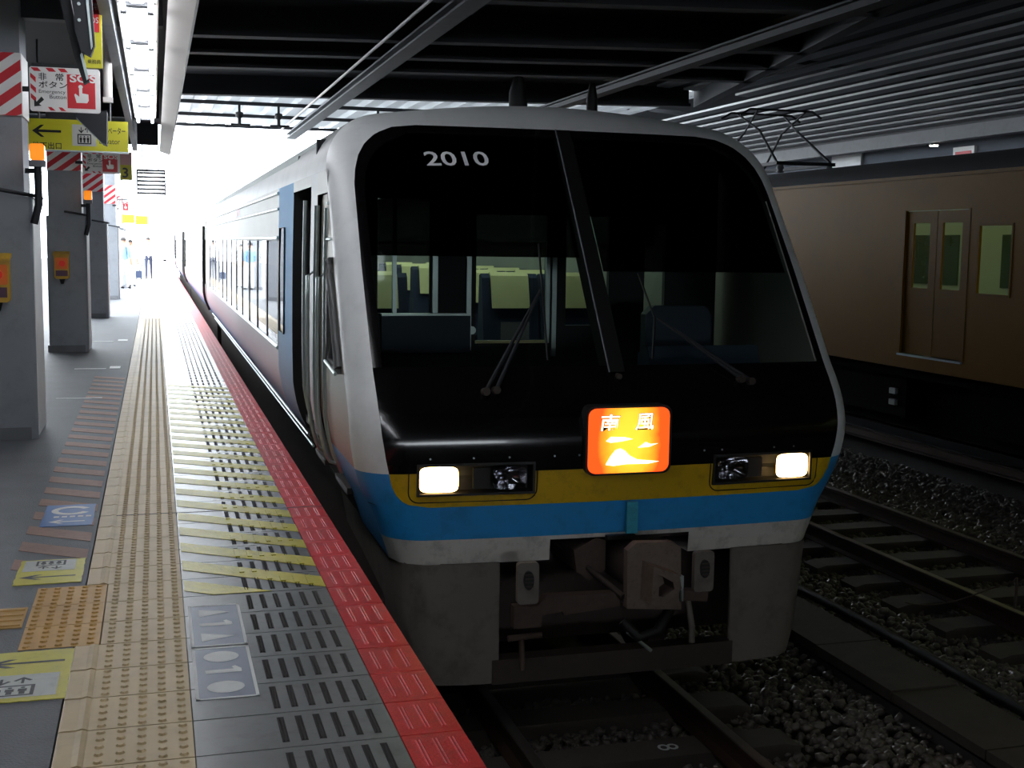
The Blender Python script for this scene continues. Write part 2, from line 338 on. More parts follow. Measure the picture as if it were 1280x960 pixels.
b = MB(); b.box(-.34, -.26, -10, 23, 4.3, 4.9); b.build('inner_fascia', BEAML, can)

# ------------------------------------------------------------------ platform light fixtures
fx = None
for k in range(-5, 9):
    y = 2.35+1.66*k + 0
    if y > 21.5 or y < -9: continue
    ordn = int((y-7.2)//1.66)
    flab = 'twin tube fluorescent fixture of the canopy row, overhead and out of view' if ordn < 0 else ('nearest', 'second', 'third', 'fourth', 'fifth', 'sixth', 'seventh', 'eighth', 'ninth', 'tenth')[ordn]+' white twin tube fluorescent fixture in the row along the canopy'
    t = thing('fluorescent_fixture', (-.085, y, 4.9), flab, 'light fixture', 'fluorescent fixtures in a row above the platform')
    b = MB(); b.prism([(-.215, 4.34), (.045, 4.34), (.06, 4.40), (.0, 4.46), (-.17, 4.46), (-.23, 4.40)], lambda a, c, d: (a, d, c), y, y+1.63); b.build('housing', FASC, t)
    b = MB(); b.prism([(-.14, 4.339), (-.12, 4.322), (-.05, 4.322), (-.03, 4.339)], lambda a, c, d: (a, d, c), y+.05, y+1.58); b.build('reflector', SIGNW, t)
    for x in (-.175, .005):
        b = MB(); b.tube([(x, y+.06, 4.29), (x, y+1.57, 4.29)], .018, 8); b.build('tube', TUBE, t)
    for yy in (y+.02, y+1.61):
        b = MB(); b.prism([(-.195, 4.34), (-.195, 4.27), (-.155, 4.27), (-.155, 4.315), (-.015, 4.315), (-.015, 4.27), (.025, 4.27), (.025, 4.34)], lambda a, c, d: (a, d, c), yy-.015, yy+.015); b.build('lamp_holder', BEAML, t)
    b = MB(); b.tube([(-.085, y+.8, 4.46), (-.085, y+.8, 4.9)], .012, 6); b.build('hanger', BEAML, t)

# ------------------------------------------------------------------ lead train car
XC = 2.66
PZ = [(.80,6.715),(1.05,6.69),(1.25,6.665),(1.36,6.652),(1.43,6.645),(1.48,6.6405),(1.52,6.6375),(1.55,6.636),(1.58,6.6355),(1.61,6.637),(1.64,6.6415),(1.68,6.651),(1.72,6.664),(1.78,6.691),(1.85,6.735),(1.92,6.79),(2.0,6.86),(2.67,7.34),(3.49,7.95),(3.75,8.2)]
pzx = [a for a, _ in PZ]; pzy = [c for _, c in PZ]
OUT = [(1.35,.80),(1.36,.88),(1.40,1.0),(1.44,1.12),(1.49,1.22),(1.545,1.34),(1.58,1.46),(1.60,1.6),(1.605,1.9),(1.60,2.5),(1.585,3.05)]
OUT += [(1.585-.42+.42*math.cos(a), 3.18+.42*math.sin(a)) for a in np.linspace(.0, math.pi/2*.93, 11)]
xe, ze = OUT[-1]; OUT += [(xe*(1-k/8), ze+(3.70-ze)*math.sin(k/8*math.pi/2)) for k in range(1, 9)]
OX = np.array([p[0] for p in OUT]); OZ = np.array([p[1] for p in OUT])
def Ohw(z): return float(np.interp(z, OZ, OX))
def Pc(z): return float(np.interp(z, pzx, pzy))
_seg = np.array(OUT); _A = _seg[:-1]; _B = _seg[1:]; _D = _B-_A; _L = (_D**2).sum(1)
def dist(x, z):
    p = np.array([abs(x), z]); t = np.clip(((p-_A)*_D).sum(1)/_L, 0, 1); q = _A+_D*t[:,None]; return float(np.sqrt(((p-q)**2).sum(1)).min())
RC = .22
def Sy(x, z, off=0.):
    d = min(dist(x, z), RC); return Pc(z)+.07*(x/1.45)**2 + RC-math.sqrt(max(0, RC*RC-(RC-d)**2)) + off
def SP(x, z, off=0.): return (XC+x, Sy(x, z, off), z)
MASK = [(1.18,1.228),(1.27,1.236),(1.325,1.26),(1.365,1.30),(1.395,1.36),(1.41,1.43),(1.43,1.52),(1.45,1.65),(1.46,1.8),(1.465,2.0),(1.46,2.6),(1.445,3.1),(1.43,3.2),(1.40,3.29),(1.35,3.37),(1.27,3.44),(1.15,3.49),(1.0,3.505)]
MX = [p[0] for p in MASK]; MZ = [p[1] for p in MASK]
def Mhw(z): return float(np.interp(z, MZ, MX))
def patch(mb, zs, xl, xr, n, off=0., m=0, tfn=None):
    P = []
    for z in zs:
        a, c = xl(z), xr(z); P.append([SP(a+(c-a)*(tfn(j/n) if tfn else j/n), z, off) for j in range(n+1)])
    mb.grid(P, m)
def zr(a, c, st=.06): return list(np.linspace(a, c, max(2, int(math.ceil((c-a)/st))+1)))
lead = thing('diesel_train_car', (XC, 17, -.1), 'silver diesel express car with blue and yellow striped black front, lights on', 'train')
ZTOP = 3.505
# silver frame round the mask
zs = sorted(set(zr(1.43, 3.1, .07) + zr(3.1, ZTOP, .025)))
mb = MB()
cl_ = lambda t: 1-(1-t)**1.8
patch(mb, zs, lambda z: -Mhw(z), lambda z: -Ohw(z), 9, tfn=cl_); 
mb2 = MB(); patch(mb2, zs, lambda z: Mhw(z), lambda z: Ohw(z), 9, tfn=cl_)
for q in (mb, mb2): pass
mb.grid([[mb2.v[i*10+j] for j in range(10)] for i in range(len(zs))], flip=True)
for i in range(len(mb.f)):
    pass
zt = [ZTOP + (3.6995-ZTOP)*(1-(1-k/10)**2) for k in range(11)]
sx = lambda t: math.sin((t-.5)*math.pi)*.5+.5
patch(mb, zt, lambda z: -Ohw(z), lambda z: Ohw(z), 36, tfn=sx)
# close the gap between mask top edge and the top cap
zcap = ZTOP
mb.build('front_frame', SILV, lead)
# blue band
mb = MB(); patch(mb, zr(1.03, 1.228, .05), lambda z: -Ohw(z), lambda z: Ohw(z), 44, tfn=sx)
zs = zr(1.228, 1.43, .02)
patch(mb, zs, lambda z: -Ohw(z), lambda z: -Mhw(z), 8); patch(mb, zs, lambda z: Mhw(z), lambda z: Ohw(z), 8)
mb.build('blue_band', BLUE, lead)
mb = MB(); mb.box(XC+.0, XC+.07, 6.618, 6.64, 1.035, 1.225); mb.build('faded_patch', mat('teal_patch', (40, 150, 176), .45, dirt=.3), lead)
# valance with the notch for the coupler
mb = MB(); zs = zr(.88, 1.03, .03); 
patch(mb, zs, lambda z: -Ohw(z), lambda z: -.45, 24, tfn=lambda t: 1-(1-t)**1.0*math.cos(0) if False else t**1.0)
patch(mb, zs, lambda z: .44, lambda z: Ohw(z), 24)
for (a, c) in ((-1.36, -.45), (.44, 1.36)): # lower return lip
    P = [[SP(a+(c-a)*k/16, .88, 0) for k in range(17)], [(XC+a+(c-a)*k/16, 7.1, .88) for k in range(17)]]; mb.grid(P)
patch(mb, [1.005, 1.03], lambda z: -.45, lambda z: .44, 8)
vo = mb.build('bumper_valance', VALC, lead)
mb = MB(); mb.box(XC-.12, XC+.06, 6.625, 6.66, 1.0, 1.026); mb.build('notch_plate', RUBB, vo)
# yellow and black panels
HX0, HX1, HZ0, HZ1 = .570, 1.250, 1.302, 1.481
def holed(mb, za, zb):
    for a, c in [(p, q) for p, q in ((za, min(zb, HZ0)), (max(za, HZ0), min(zb, HZ1)), (max(za, HZ1), zb)) if q-p > 1e-4]:
        if a >= HZ0-1e-5 and c <= HZ1+1e-5:
            patch(mb, zr(a, c, .02), lambda z: -Mhw(z), lambda z: -HX1, 6); patch(mb, zr(a, c, .02), lambda z: -HX0, lambda z: HX0, 20); patch(mb, zr(a, c, .02), lambda z: HX1, lambda z: Mhw(z), 6)
        else: patch(mb, zr(a, c, .02), lambda z: -Mhw(z), lambda z: Mhw(z), 44)
mb = MB(); holed(mb, 1.228, 1.43); yb = mb.build('yellow_band', YEL, lead)
for s in (-1, 1):
    c = MB(); r = .06; x0, x1, z0, z1 = .55, 1.30, 1.258, 1.43
    if s > 0: x0, x1 = .55, 1.30
    path = [(x0, z1)] + [(x0+r-r*math.cos(a), z0+r-r*math.sin(a)) for a in np.linspace(0, math.pi/2, 6)] + [(x1-r+r*math.sin(a), z0+r-r*math.cos(a)) for a in np.linspace(0, math.pi/2, 6)] + [(x1, z1)]
    c.tube([SP(s*x, z, -.001) for x, z in path], .004, 5); c.build('panel_seam', RUBB, yb)
mb = MB(); holed(mb, 1.43, 1.98); mb.build('black_panel', BLK, lead)
# windscreen: frame, panes, pillar
ws = thing('windscreen', (XC, 7.3, 2.0), None, None); ws.parent = lead; ws.location = Vector((XC, 7.3, 2.0)) - lead.location
zs = sorted(set(zr(1.98, 3.1, .07) + zr(3.1, ZTOP, .03)))
fw = lambda z: .05
IN = lambda z: max(.2, float(np.interp(z, [q+.0 for q in MZ], MX)) - .055)
ZG0, ZG1 = 2.015, 3.45
def INt(z): return float(np.interp(z, [2.0, 3.05, 3.15, 3.24, 3.32, 3.39, 3.45], [1.41, 1.39, 1.375, 1.345, 1.29, 1.20, 1.05]))
mb = MB(); zg = sorted(set(zr(ZG0, 3.05, .08) + zr(3.05, ZG1, .03)))
patch(mb, zg, lambda z: -Mhw(z), lambda z: -INt(z), 4); patch(mb, zg, lambda z: INt(z), lambda z: Mhw(z), 4)
patch(mb, [1.98, ZG0], lambda z: -Mhw(z), lambda z: Mhw(z), 30); patch(mb, zr(ZG1, ZTOP, .02), lambda z: -Mhw(z), lambda z: Mhw(z), 30)
mb.build('windscreen_surround', BLK, ws)
for s in (-1, 1):
    mb = MB(); patch(mb, zg, lambda z: s*.05, lambda z: s*INt(z), 14, off=.004); mb.build('glass_pane', GL_WIND, ws)
mb = MB(); zz = zr(1.98, ZTOP, .2)
for z0, z1 in zip(zz[:-1], zz[1:]):
    vs = [(XC+x, Pc(z)+d, z) for z in (z0, z1) for x, d in ((-.05, -.012), (.05, -.012), (.06, .13), (-.06, .13))]
    mb.add(vs, [(0,1,5,4), (1,2,6,5), (2,3,7,6), (3,0,4,7)])
mb.build('centre_pillar', RUBB, ws)
mb = MB(); mb.tube([SP(-.052, z, -.016) for z in zz], .006, 6); mb.build('pillar_trim', BEAML, ws)
mb = MB(); mb.tube([SP(1.40, z, -.004) for z in zr(2.02, 3.05, .1)], .006, 5); mb.build('edge_trim', STEEL, ws)
for s, z0 in ((-1, 2.655), (1, 2.57)):
    mb = MB(); patch(mb, zr(z0, 3.44, .1), lambda z: s*.07, lambda z: s*(INt(z)-.01), 10, off=.03); mb.build('sun_shade', GL_FILM, ws)
# number 2010
mb = MB()
text_on(mb, '2010', .095, lambda u, v: SP(-.985+u+v*-.15+.015, 3.228+v+.03*u, -.004), 0, width=.42, bold=.012)
mb.build('number_2010', mat('white_number', (250, 250, 252), .5, var=.0), ws)
mb = MB(); patch(mb, [3.205, 3.318], lambda z: -1.085, lambda z: -.885, 4, off=.034); mb.build('old_sticker', mat('grey_green_sticker', (70, 92, 96), .6), ws)
# wipers
for nm, piv, piv2, end, top, bot in (('l', (-.839,1.889), (-.776,1.896), (-.382,2.458), (-.339,2.738), (-.425,2.05)), ('r', (.863,1.916), (.80,1.93), (.316,2.291), (.285,2.56), (.245,2.05))):
    w = thing('wiper', (XC+piv[0], Sy(*piv), piv[1]), None, None); w.parent = lead; w.location = Vector(WL[w.name])-lead.location
    for p in (piv, piv2):
        mb = MB(); mb.tube([SP(p[0], p[1], -.035), SP(end[0]*.97+p[0]*.03, end[1], -.05)], [.014, .008], 6); mb.build('arm', DARK, w)
        mb = MB(); c = SP(p[0], p[1], 0); mb.tube([(c[0], c[1]+.01, c[2]-.01), (c[0], c[1]-.055, c[2])], .024, 10); mb.build('pivot', IRON, w)
    mb = MB(); mb.tube([SP(top[0], top[1], -.02), SP(end[0], end[1], -.045), SP(bot[0], bot[1], -.02)], .007, 6); mb.build('blade', RUBB, w)
mb = MB(); c = SP(0, 1.955, 0); mb.tube([(c[0]+.0, c[1]+.02, c[2]), (c[0], c[1]-.03, c[2])], .018, 10); mb.build('washer_nozzle', IRON, lead)
# headlights
for s in (-1, 1):
    x0, x1, z0, z1 = .575, 1.245, 1.308, 1.475
    yf = lambda x, o=0.: Sy(s*x, 1.4, o)
    h = MB()
    fr = [(x0-.01, z0-.01), (x1+.01, z0-.01), (x1+.01, z1+.01), (x0-.01, z1+.01)]; inn = [(x0+.004, z0+.004), (x1-.004, z0+.004), (x1-.004, z1-.004), (x0+.004, z1-.004)]
    A = [(XC+s*a, yf(a, -.014), b_) for a, b_ in fr]; B = [(XC+s*a, yf(a, -.014), b_) for a, b_ in inn]; Cc = [(XC+s*a, yf(a, .10), b_) for a, b_ in inn]; D = [(XC+s*a, yf(a, .02), b_) for a, b_ in fr]
    h.add(A+B+Cc+D, [(i, (i+1) % 4, 4+(i+1) % 4, 4+i) for i in range(4)] + [(4+i, 4+(i+1) % 4, 8+(i+1) % 4, 8+i) for i in range(4)] + [(12+i, 12+(i+1) % 4, (i+1) % 4, i) for i in range(4)] + [(8, 9, 10, 11)])
    ho = h.build('headlight', RUBB, lead)
    def bowl(xc, w2, name, mi, lit):
        b = MB(); ring = []
        pts = [(xc+w2*.98*(abs(math.cos(a))**.5)*np.sign(math.cos(a)), 1.391+.068*(abs(math.sin(a))**.5)*np.sign(math.sin(a))) for a in np.linspace(0, 2*math.pi, 25)[:-1]]
        for sc, dy in ((1, .012), (.8, .05), (.45, .078), (.1, .085)): ring.append([(XC+s*(xc+(p[0]-xc)*sc), yf(xc, dy), 1.391+(p[1]-1.391)*sc) for p in pts+[pts[0]]])
        b.grid(ring); return b.build(name, mi, ho)
    bowl(1.13, .105, 'lamp_reflector', CHRM, True); bowl(.71, .105, 'lamp_reflector', CHRM, False)
    b = MB(); pts = [(1.125+.112*(abs(math.cos(a))**.4)*np.sign(math.cos(a)), 1.391+.074*(abs(math.sin(a))**.4)*np.sign(math.sin(a))) for a in np.linspace(0, 2*math.pi, 29)[:-1]]
    b.prism(pts, lambda a, c, d: (XC+s*a, yf(a, d), c), .006, .012); b.build('lit_lamp', LAMP, ho)
    b = MB(); b.tube([(XC+s*.71, yf(.71, .07), 1.391), (XC+s*.71, yf(.71, .03), 1.391)], .02, 8); b.build('unlit_bulb', CHRM, ho)
    b = MB(); b.box(XC+s*.87-.05, XC+s*.87+.05, yf(.87, .03), yf(.87, .06), 1.33, 1.45); b.build('lamp_divider', DARK, ho)
    b = MB(); P = [[(XC+s*(x0+.01+(x1-x0-.02)*k/8), yf(x0+.01+(x1-x0-.02)*k/8, -.008), z) for k in range(9)] for z in (z0+.008, z1-.008)]; b.grid(P, flip=s < 0); b.build('headlight_glass', GL_LAMP, ho)
# illuminated name board
NB = bpy.data.materials.new('orange_backlit_board'); NB.use_nodes = True; nt = NB.node_tree; L = nt.links; pb = nt.nodes['Principled BSDF']
tc = nt.nodes.new('ShaderNodeTexCoord'); mp = nt.nodes.new('ShaderNodeMapping'); mp.inputs['Location'].default_value = (0, 0, 0)
L.new(tc.outputs['Object'], mp.inputs[0])
sep = nt.nodes.new('ShaderNodeSeparateXYZ'); L.new(mp.outputs[0], sep.inputs[0])
def math_n(op, a, b=None):
    n = nt.nodes.new('ShaderNodeMath'); n.operation = op
    for i, q in enumerate((a, b)):
        if q is None: continue
        if isinstance(q, (int, float)): n.inputs[i].default_value = q
        else: L.new(q, n.inputs[i])
    return n.outputs[0]
rx = math_n('DIVIDE', sep.outputs[0], .20); rz = math_n('DIVIDE', math_n('SUBTRACT', sep.outputs[2], 0.0), .20)
rr = math_n('ADD', math_n('POWER', math_n('ABSOLUTE', rx), 2.2), math_n('MULTIPLY', math_n('POWER', math_n('ABSOLUTE', rz), 2), .35))
nz = nt.nodes.new('ShaderNodeTexNoise'); nz.inputs['Scale'].default_value = 9; L.new(tc.outputs['Object'], nz.inputs['Vector'])
rr = math_n('ADD', rr, math_n('MULTIPLY', math_n('SUBTRACT', nz.outputs['Fac'], .5), .5))
cr_ = nt.nodes.new('ShaderNodeValToRGB'); L.new(rr, cr_.inputs[0]); e = cr_.color_ramp.elements
e[0].position = .1; e[0].color = (1, .62, .04, 1); e[1].position = 1.0; e[1].color = (1, .09, .01, 1)
el = cr_.color_ramp.elements.new(.5); el.color = (1, .36, .02, 1)
L.new(cr_.outputs[0], pb.inputs['Emission Color']); pb.inputs['Emission Strength'].default_value = 1.25; L.new(cr_.outputs[0], pb.inputs['Base Color']); pb.inputs['Roughness'].default_value = .25
def rrect(x0, x1, z0, z1, r, n=6):
    p = []
    for cx, cz, a0 in ((x1-r, z1-r, 0), (x0+r, z1-r, 90), (x0+r, z0+r, 180), (x1-r, z0+r, 270)):
        p += [(cx+r*math.cos(math.radians(a0+90*k/n)), cz+r*math.sin(math.radians(a0+90*k/n))) for k in range(n+1)]
    return p
BY = 6.60
nb = thing('name_board', (XC-.004, BY, 1.60), None, None); nb.parent = lead; nb.location = Vector(WL[nb.name])-lead.location
WL[nb.name] = (XC-.004, BY, 1.60)
b = MB(); b.prism(rrect(-.272, .268, -.205, .205, .055), lambda a, c, d: (XC-.004+a, d, 1.60+c), BY, BY+.12); b.build('board_case', RUBB, nb)
b = MB(); b.prism(rrect(-.258, .250, -.192, .192, .05), lambda a, c, d: (XC-.004+a, d, 1.60+c), BY-.006, BY+.01); b.build('lit_face', NB, nb)
WHE = mat('white_backlit', (255, 255, 250), .4, var=0, emit=(255, 250, 225), estr=1.6)
INKR = mat('brown_outline', (90, 50, 20), .5, var=0)
BF = lambda u0, v0, d=.008: (lambda u, v: (XC-.004+u0+u+v*.12, BY-d, 1.60+v0+v))
b = MB(); text_on(b, '南', .098, BF(-.19, .06, .0085), 0, width=.115, bold=.01); b.build('board_lettering', WHE, nb); b = MB(); text_on(b, '風', .098, BF(.03, .06, .0085), 0, width=.115, bold=.01); b.build('board_lettering', WHE, nb)
b = MB(); text_on(b, '南', .104, BF(-.193, .057, .0075), 0, width=.121, bold=.028); b.build('lettering_outline', INKR, nb); b = MB(); text_on(b, '風', .104, BF(.027, .057, .0075), 0, width=.121, bold=.028); b.build('lettering_outline', INKR, nb)
b = MB(); f_ = lambda u, v: (XC-.004+u, BY-.0078, 1.60+v)
poly_on(b, [(-.15, -.14), (-.12, -.09), (-.09, -.055), (-.06, -.045), (-.03, -.06), (.0, -.09), (.05, -.115), (.12, -.122), (.19, -.13), (.12, -.142), (-.02, -.14), (-.1, -.148)], f_)
poly_on(b, [(-.15, .0), (-.12, .025), (-.03, .02), (.02, .008), (-.05, -.004), (-.12, -.01)], f_); poly_on(b, [(.05, -.045), (.10, -.012), (.13, -.025), (.18, -.022), (.12, -.042)], f_)
b.build('board_picture', WHE, nb)
# rivets under the nose line
b = MB()
for x in (-1.18, -.93, -.72, -.45, -.3, .5, .62, .98, 1.12):
    c = SP(x, 1.515, 0); b.tube([(c[0], c[1]+.004, c[2]), (c[0], c[1]-.004, c[2])], .006, 6)
tag(b.build('rivet', ALU, lead), kind='stuff')
# skirt
for s in (-1, 1):
    b = MB(); xs = [.76, 1.0, 1.18, 1.29, 1.345]; ys = [6.69, 6.70, 6.73, 6.80, 6.98]
    if s > 0: xs[0] = .73
    P = []
    for z, k in ((.885, 1.0), (.6, .965), (.3, .915), (.16, .87)):
        P.append([(XC+s*(xs[0]+(x-xs[0])*(1 if i < 1 else k - (1-k)*.35)), y+.0*(1-k), z) for i, (x, y) in enumerate(zip(xs, ys))] + [(XC+s*1.345*(k-(1-k)*.1), 9.0, z)])
    b.grid(P, flip=s > 0)
    Pb = [[(p[0], p[1]+.03, p[2]) for p in R] for R in P]; b.grid(Pb, flip=s < 0)
    so = b.build('skirt_panel', SKRT, lead)
b = MB(); b.box(XC-.80, XC+.75, 6.68, 6.80, .155, .30); b.build('lower_skirt_beam', IRON, lead)
b = MB(); b.box(XC-1.3, XC+1.3, 7.5, 27.2, .35, .9); b.box(XC-1.1, XC+1.1, 7.3, 7.5, .2, .95); b.build('underframe', IRON, lead)
# coupler group
cp = thing('coupler', (XC+.07, 6.3, .83), None, None); cp.parent = lead; cp.location = Vector(WL[cp.name])-lead.location
b = MB(); b.prism([(-.095, 1.0), (-.04, 1.045), (.19, 1.035), (.235, 1.0), (.25, .63), (-.09, .66)], lambda a, c, d: (XC+a, d, c), 6.36, 6.42); hp = b.build('head_plate', RUST2, cp)
b = MB(); tri = [(-.0, .94), (.17, .88), (.19, .80), (.05, .70), (-.01, .72)]; tin = [(.035, .89), (.12, .84), (.13, .80), (.06, .755), (.035, .76)]
n = 5; A = [(XC+a, 6.36, c) for a, c in tri]; B = [(XC+.01+a*.92, 6.22, c) for a, c in tri]; Ci = [(XC+.01+a, 6.22, c) for a, c in tin]; Di = [(XC+a, 6.34, c) for a, c in tin]
b.add(A+B+Ci+Di, [(i, (i+1) % n, n+(i+1) % n, n+i) for i in range(n)] + [(n+i, n+(i+1) % n, 2*n+(i+1) % n, 2*n+i) for i in range(n)] + [(2*n+i, 2*n+(i+1) % n, 3*n+(i+1) % n, 3*n+i) for i in range(n)] + [tuple(range(3*n, 4*n))])
b.build('coupler_socket', RUST2, cp)
b = MB(); b.tube([(XC+.06, 6.42, .83), (XC+.06, 7.5, .83)], .13, 14); b.build('shank', IRON, cp)
b = MB(); b.prism([(-.30, .93), (-.16, 1.0), (-.10, .98), (-.10, .80), (-.2, .74), (-.28, .80)], lambda a, c, d: (XC+a, d, c), 6.7, 7.3); b.build('draft_gear', RUST, cp)
b = MB(); b.tube([(XC-.10, 6.40, .72), (XC-.35, 7.1, .95)], .018, 8); b.build('release_rod', IRON, cp)
b = MB(); b.box(XC+.235, XC+.26, 6.36, 6.40, .68, .83); b.build('guide_plate', ALU, cp)
for x0 in (-.73, .355):
    jp = MB(); jp.prism(rrect(XC+x0, XC+x0+.125, .71, .95, .02, 3), lambda a, c, d: (a, d, c), 6.42, 6.46); j = jp.build('jumper_plate', SKRT, lead)
    b = MB(); b.prism([(XC+x0+.062+.03*math.cos(a), .85+.055*math.sin(a)) for a in np.linspace(0, 2*math.pi, 17)[:-1]], lambda a, c, d: (a, d, c), 6.405, 6.43); b.build('jumper_socket', RUBB, j)
    for q in range(4):
        b = MB(); b.box(XC+x0+.04, XC+x0+.085, 6.398, 6.406, .812+.022*q, .82+.022*q); b.build('socket_rib', IRON, j)
b = MB(); b.prism([(-.74, .56), (-.58, .56), (-.57, .63), (-.45, .64), (-.44, .62), (-.1, .65), (-.1, .73), (-.55, .74), (-.6, .69), (-.74, .69)], lambda a, c, d: (XC+a, d, c), 6.45, 6.52); b.build('cross_bracket', RUST, lead); b = MB(); b.prism([(.24, .66), (.46, .64), (.46, .70), (.26, .72)], lambda a, c, d: (XC+a, d, c), 6.45, 6.52); b.build('cross_bracket', RUST, lead)
b = MB(); b.tube([(XC-.76, 6.5, .49), (XC-.56, 6.5, .50)], .02, 8); b.tube([(XC-.68, 6.5, .49), (XC-.67, 6.5, .3)], .018, 8); b.build('brake_cock', RUST, lead)
b = MB(); b.tube([(XC-.06, 6.42, .50), (XC+.10, 6.44, .37)], .012, 6); b.build('uncoupling_lever', ALU, lead)
b = MB()
b.tube([(XC+.28, 6.5, .66), (XC+.12, 6.4, .50), (XC+.0, 6.4, .47), (XC-.08, 6.45, .56)], .03, 8); b.build('air_hose', RUBB, lead)
b = MB(); b.tube([(XC+.35, 6.5, .66), (XC+.36, 6.45, .5), (XC+.36, 6.44, .40)], .02, 8); b.build('air_hose', SKRT, lead)
for sx_ in (-.62, .62):
    b = MB(); b.tube([(XC+sx_-.06, 7.9, .30), (XC+sx_+.06, 7.9, .30)], .43, 24); b.build('wheel', IRON, lead)
b = MB(); b.tube([(XC-.6, 7.9, .30), (XC+.6, 7.9, .30)], .08, 10); b.build('axle', IRON, lead)
# sides and roof of the lead car
YEND = 27.3
zside = [.88, 1.0, 1.12, 1.22, 1.30, 1.36, 1.43, 1.52, 1.6, 1.72, 1.85, 2.0, 2.3, 2.6, 2.75, 3.05, 3.2]
def Yside(z): return Sy(Ohw(z), z)
def sidep(s, y, z, off=0.): return (XC+s*(Ohw(z)+off), y, z)
def side_panel(name, m, y0, y1, za, zb, s=-1, off=0., parent=None, ny=2):
    zz = sorted(set([za, zb] + [z for z in zside if za < z < zb])); mb = MB(); P = []
    for z in zz:
        a = (Yside(z)-.004 if y0 is None else y0); P.append([sidep(s, a+(y1-a)*k/ny, z, off) for k in range(ny+1)])
    mb.grid(P, flip=s > 0); return mb.build(name, m, parent or lead)
# printed livery: steel fading to rose and blue towards the sill
def livery(name, zlo, zmid, zhi, c_lo, c_mid, base, rough=.28, metal=.8):
    m = bpy.data.materials.new(name); m.use_nodes = True; nt_ = m.node_tree; b_ = nt_.nodes['Principled BSDF']; g = nt_.nodes.new('ShaderNodeNewGeometry'); sp = nt_.nodes.new('ShaderNodeSeparateXYZ')
    nt_.links.new(g.outputs['Position'], sp.inputs[0]); mr = nt_.nodes.new('ShaderNodeMapRange'); mr.inputs[1].default_value = zlo; mr.inputs[2].default_value = zhi
    n_ = nt_.nodes.new('ShaderNodeTexNoise'); n_.inputs['Scale'].default_value = 2; nt_.links.new(g.outputs['Position'], n_.inputs['Vector'])
    nt_.links.new(sp.outputs[2], mr.inputs[0]); r = nt_.nodes.new('ShaderNodeValToRGB'); nt_.links.new(mr.outputs[0], r.inputs[0])
    r.color_ramp.elements[0].color = lin(c_lo)+(1,); r.color_ramp.elements[1].color = lin(base)+(1,)
    k = r.color_ramp.elements.new((zmid-zlo)/(zhi-zlo)); k.color = lin(c_mid)+(1,)
    nt_.links.new(r.outputs[0], b_.inputs['Base Color']); b_.inputs['Roughness'].default_value = rough; b_.inputs['Metallic'].default_value = metal; b_.inputs['Specular IOR Level'].default_value = .2
    return m
LIV1 = livery('steel_rose_print', 1.40, 1.56, 1.85, (140, 74, 66), (146, 100, 80), (142, 138, 126), .5, .3)
LIV2 = livery('steel_rose_blue_print', 1.18, 1.5, 2.0, (44, 92, 134), (156, 116, 124), (138, 140, 140), .5, .25)
side_panel('cab_side_panel', LIV1, None, 7.95, 1.43, 3.2); side_panel('blue_side_wedge', BLUE, None, 7.95, .88, 1.43)
side_panel('crew_door', LIV1, 7.95, 8.45, 1.2, 3.05, off=-.03); side_panel('door_lintel', STEEL, 7.95, 8.45, 3.05, 3.2); side_panel('sill', IRON, 7.95, 11.15, .95, 1.2, off=-.04)
side_panel('side_post', LIV2, 8.45, 8.80, 1.2, 3.2)
side_panel('entrance_lintel', STEEL, 8.80, 9.95, 3.12, 3.2); side_panel('entrance_door', DARK, 8.80, 9.95, 1.2, 3.12, off=-.16)
for yj, fj in ((9.955, False), (8.795, True)):
    b = MB(); b.grid([[sidep(-1, yj, z, o) for z in zside if z >= 1.2] for o in (0, -.18)], flip=fj); b.build('entrance_jamb', RUBB, lead)
b = MB(); b.tube([sidep(-1, 9.35, z, -.13) for z in [1.25]+[z for z in zside if z > 1.25 and z < 3.1]], .03, 8); b.build('door_edge', ALU, lead)
b = MB(); b.tube([sidep(-1, 9.65, z, -.06) for z in [1.25]+[z for z in zside if z > 1.25 and z < 3.1]], .018, 8); b.build('entrance_handrail', ALU, lead)
BLUSIDE = livery('blue_print_side', 1.2, 1.5, 2.1, (40, 84, 130), (120, 130, 160), (52, 140, 196), .6, 0.)
side_panel('blue_panel', BLUSIDE, 9.95, 11.15, 1.2, 3.2)
side_panel('lower_side_panel', LIV2, 11.15, YEND, 1.12, 1.76); side_panel('upper_side_panel', STEEL, 11.15, YEND, 2.78, 3.2); side_panel('side_sill', IRON, 11.15, YEND, .88, 1.12, off=-.02)
for z in (3.02, 3.16):
    b = MB(); b.tube([sidep(-1, 11.15, z, .004), sidep(-1, YEND, z, .004)], .014, 6); b.build('rain_strip', ALU, lead)
for z in (1.16, 1.06):
    b = MB(); b.tube([sidep(-1, 10.0, z, .012), sidep(-1, YEND, z, .012)], .012, 6); b.build('sill_trim', ALU, lead)
b = MB(); text_on(b, 'JR', .13, lambda u, v: (XC-Ohw(3.05)-.004, 17.2-u, 3.03+v), width=.9, bold=.02); b.build('red_logo', SIGNR, lead)
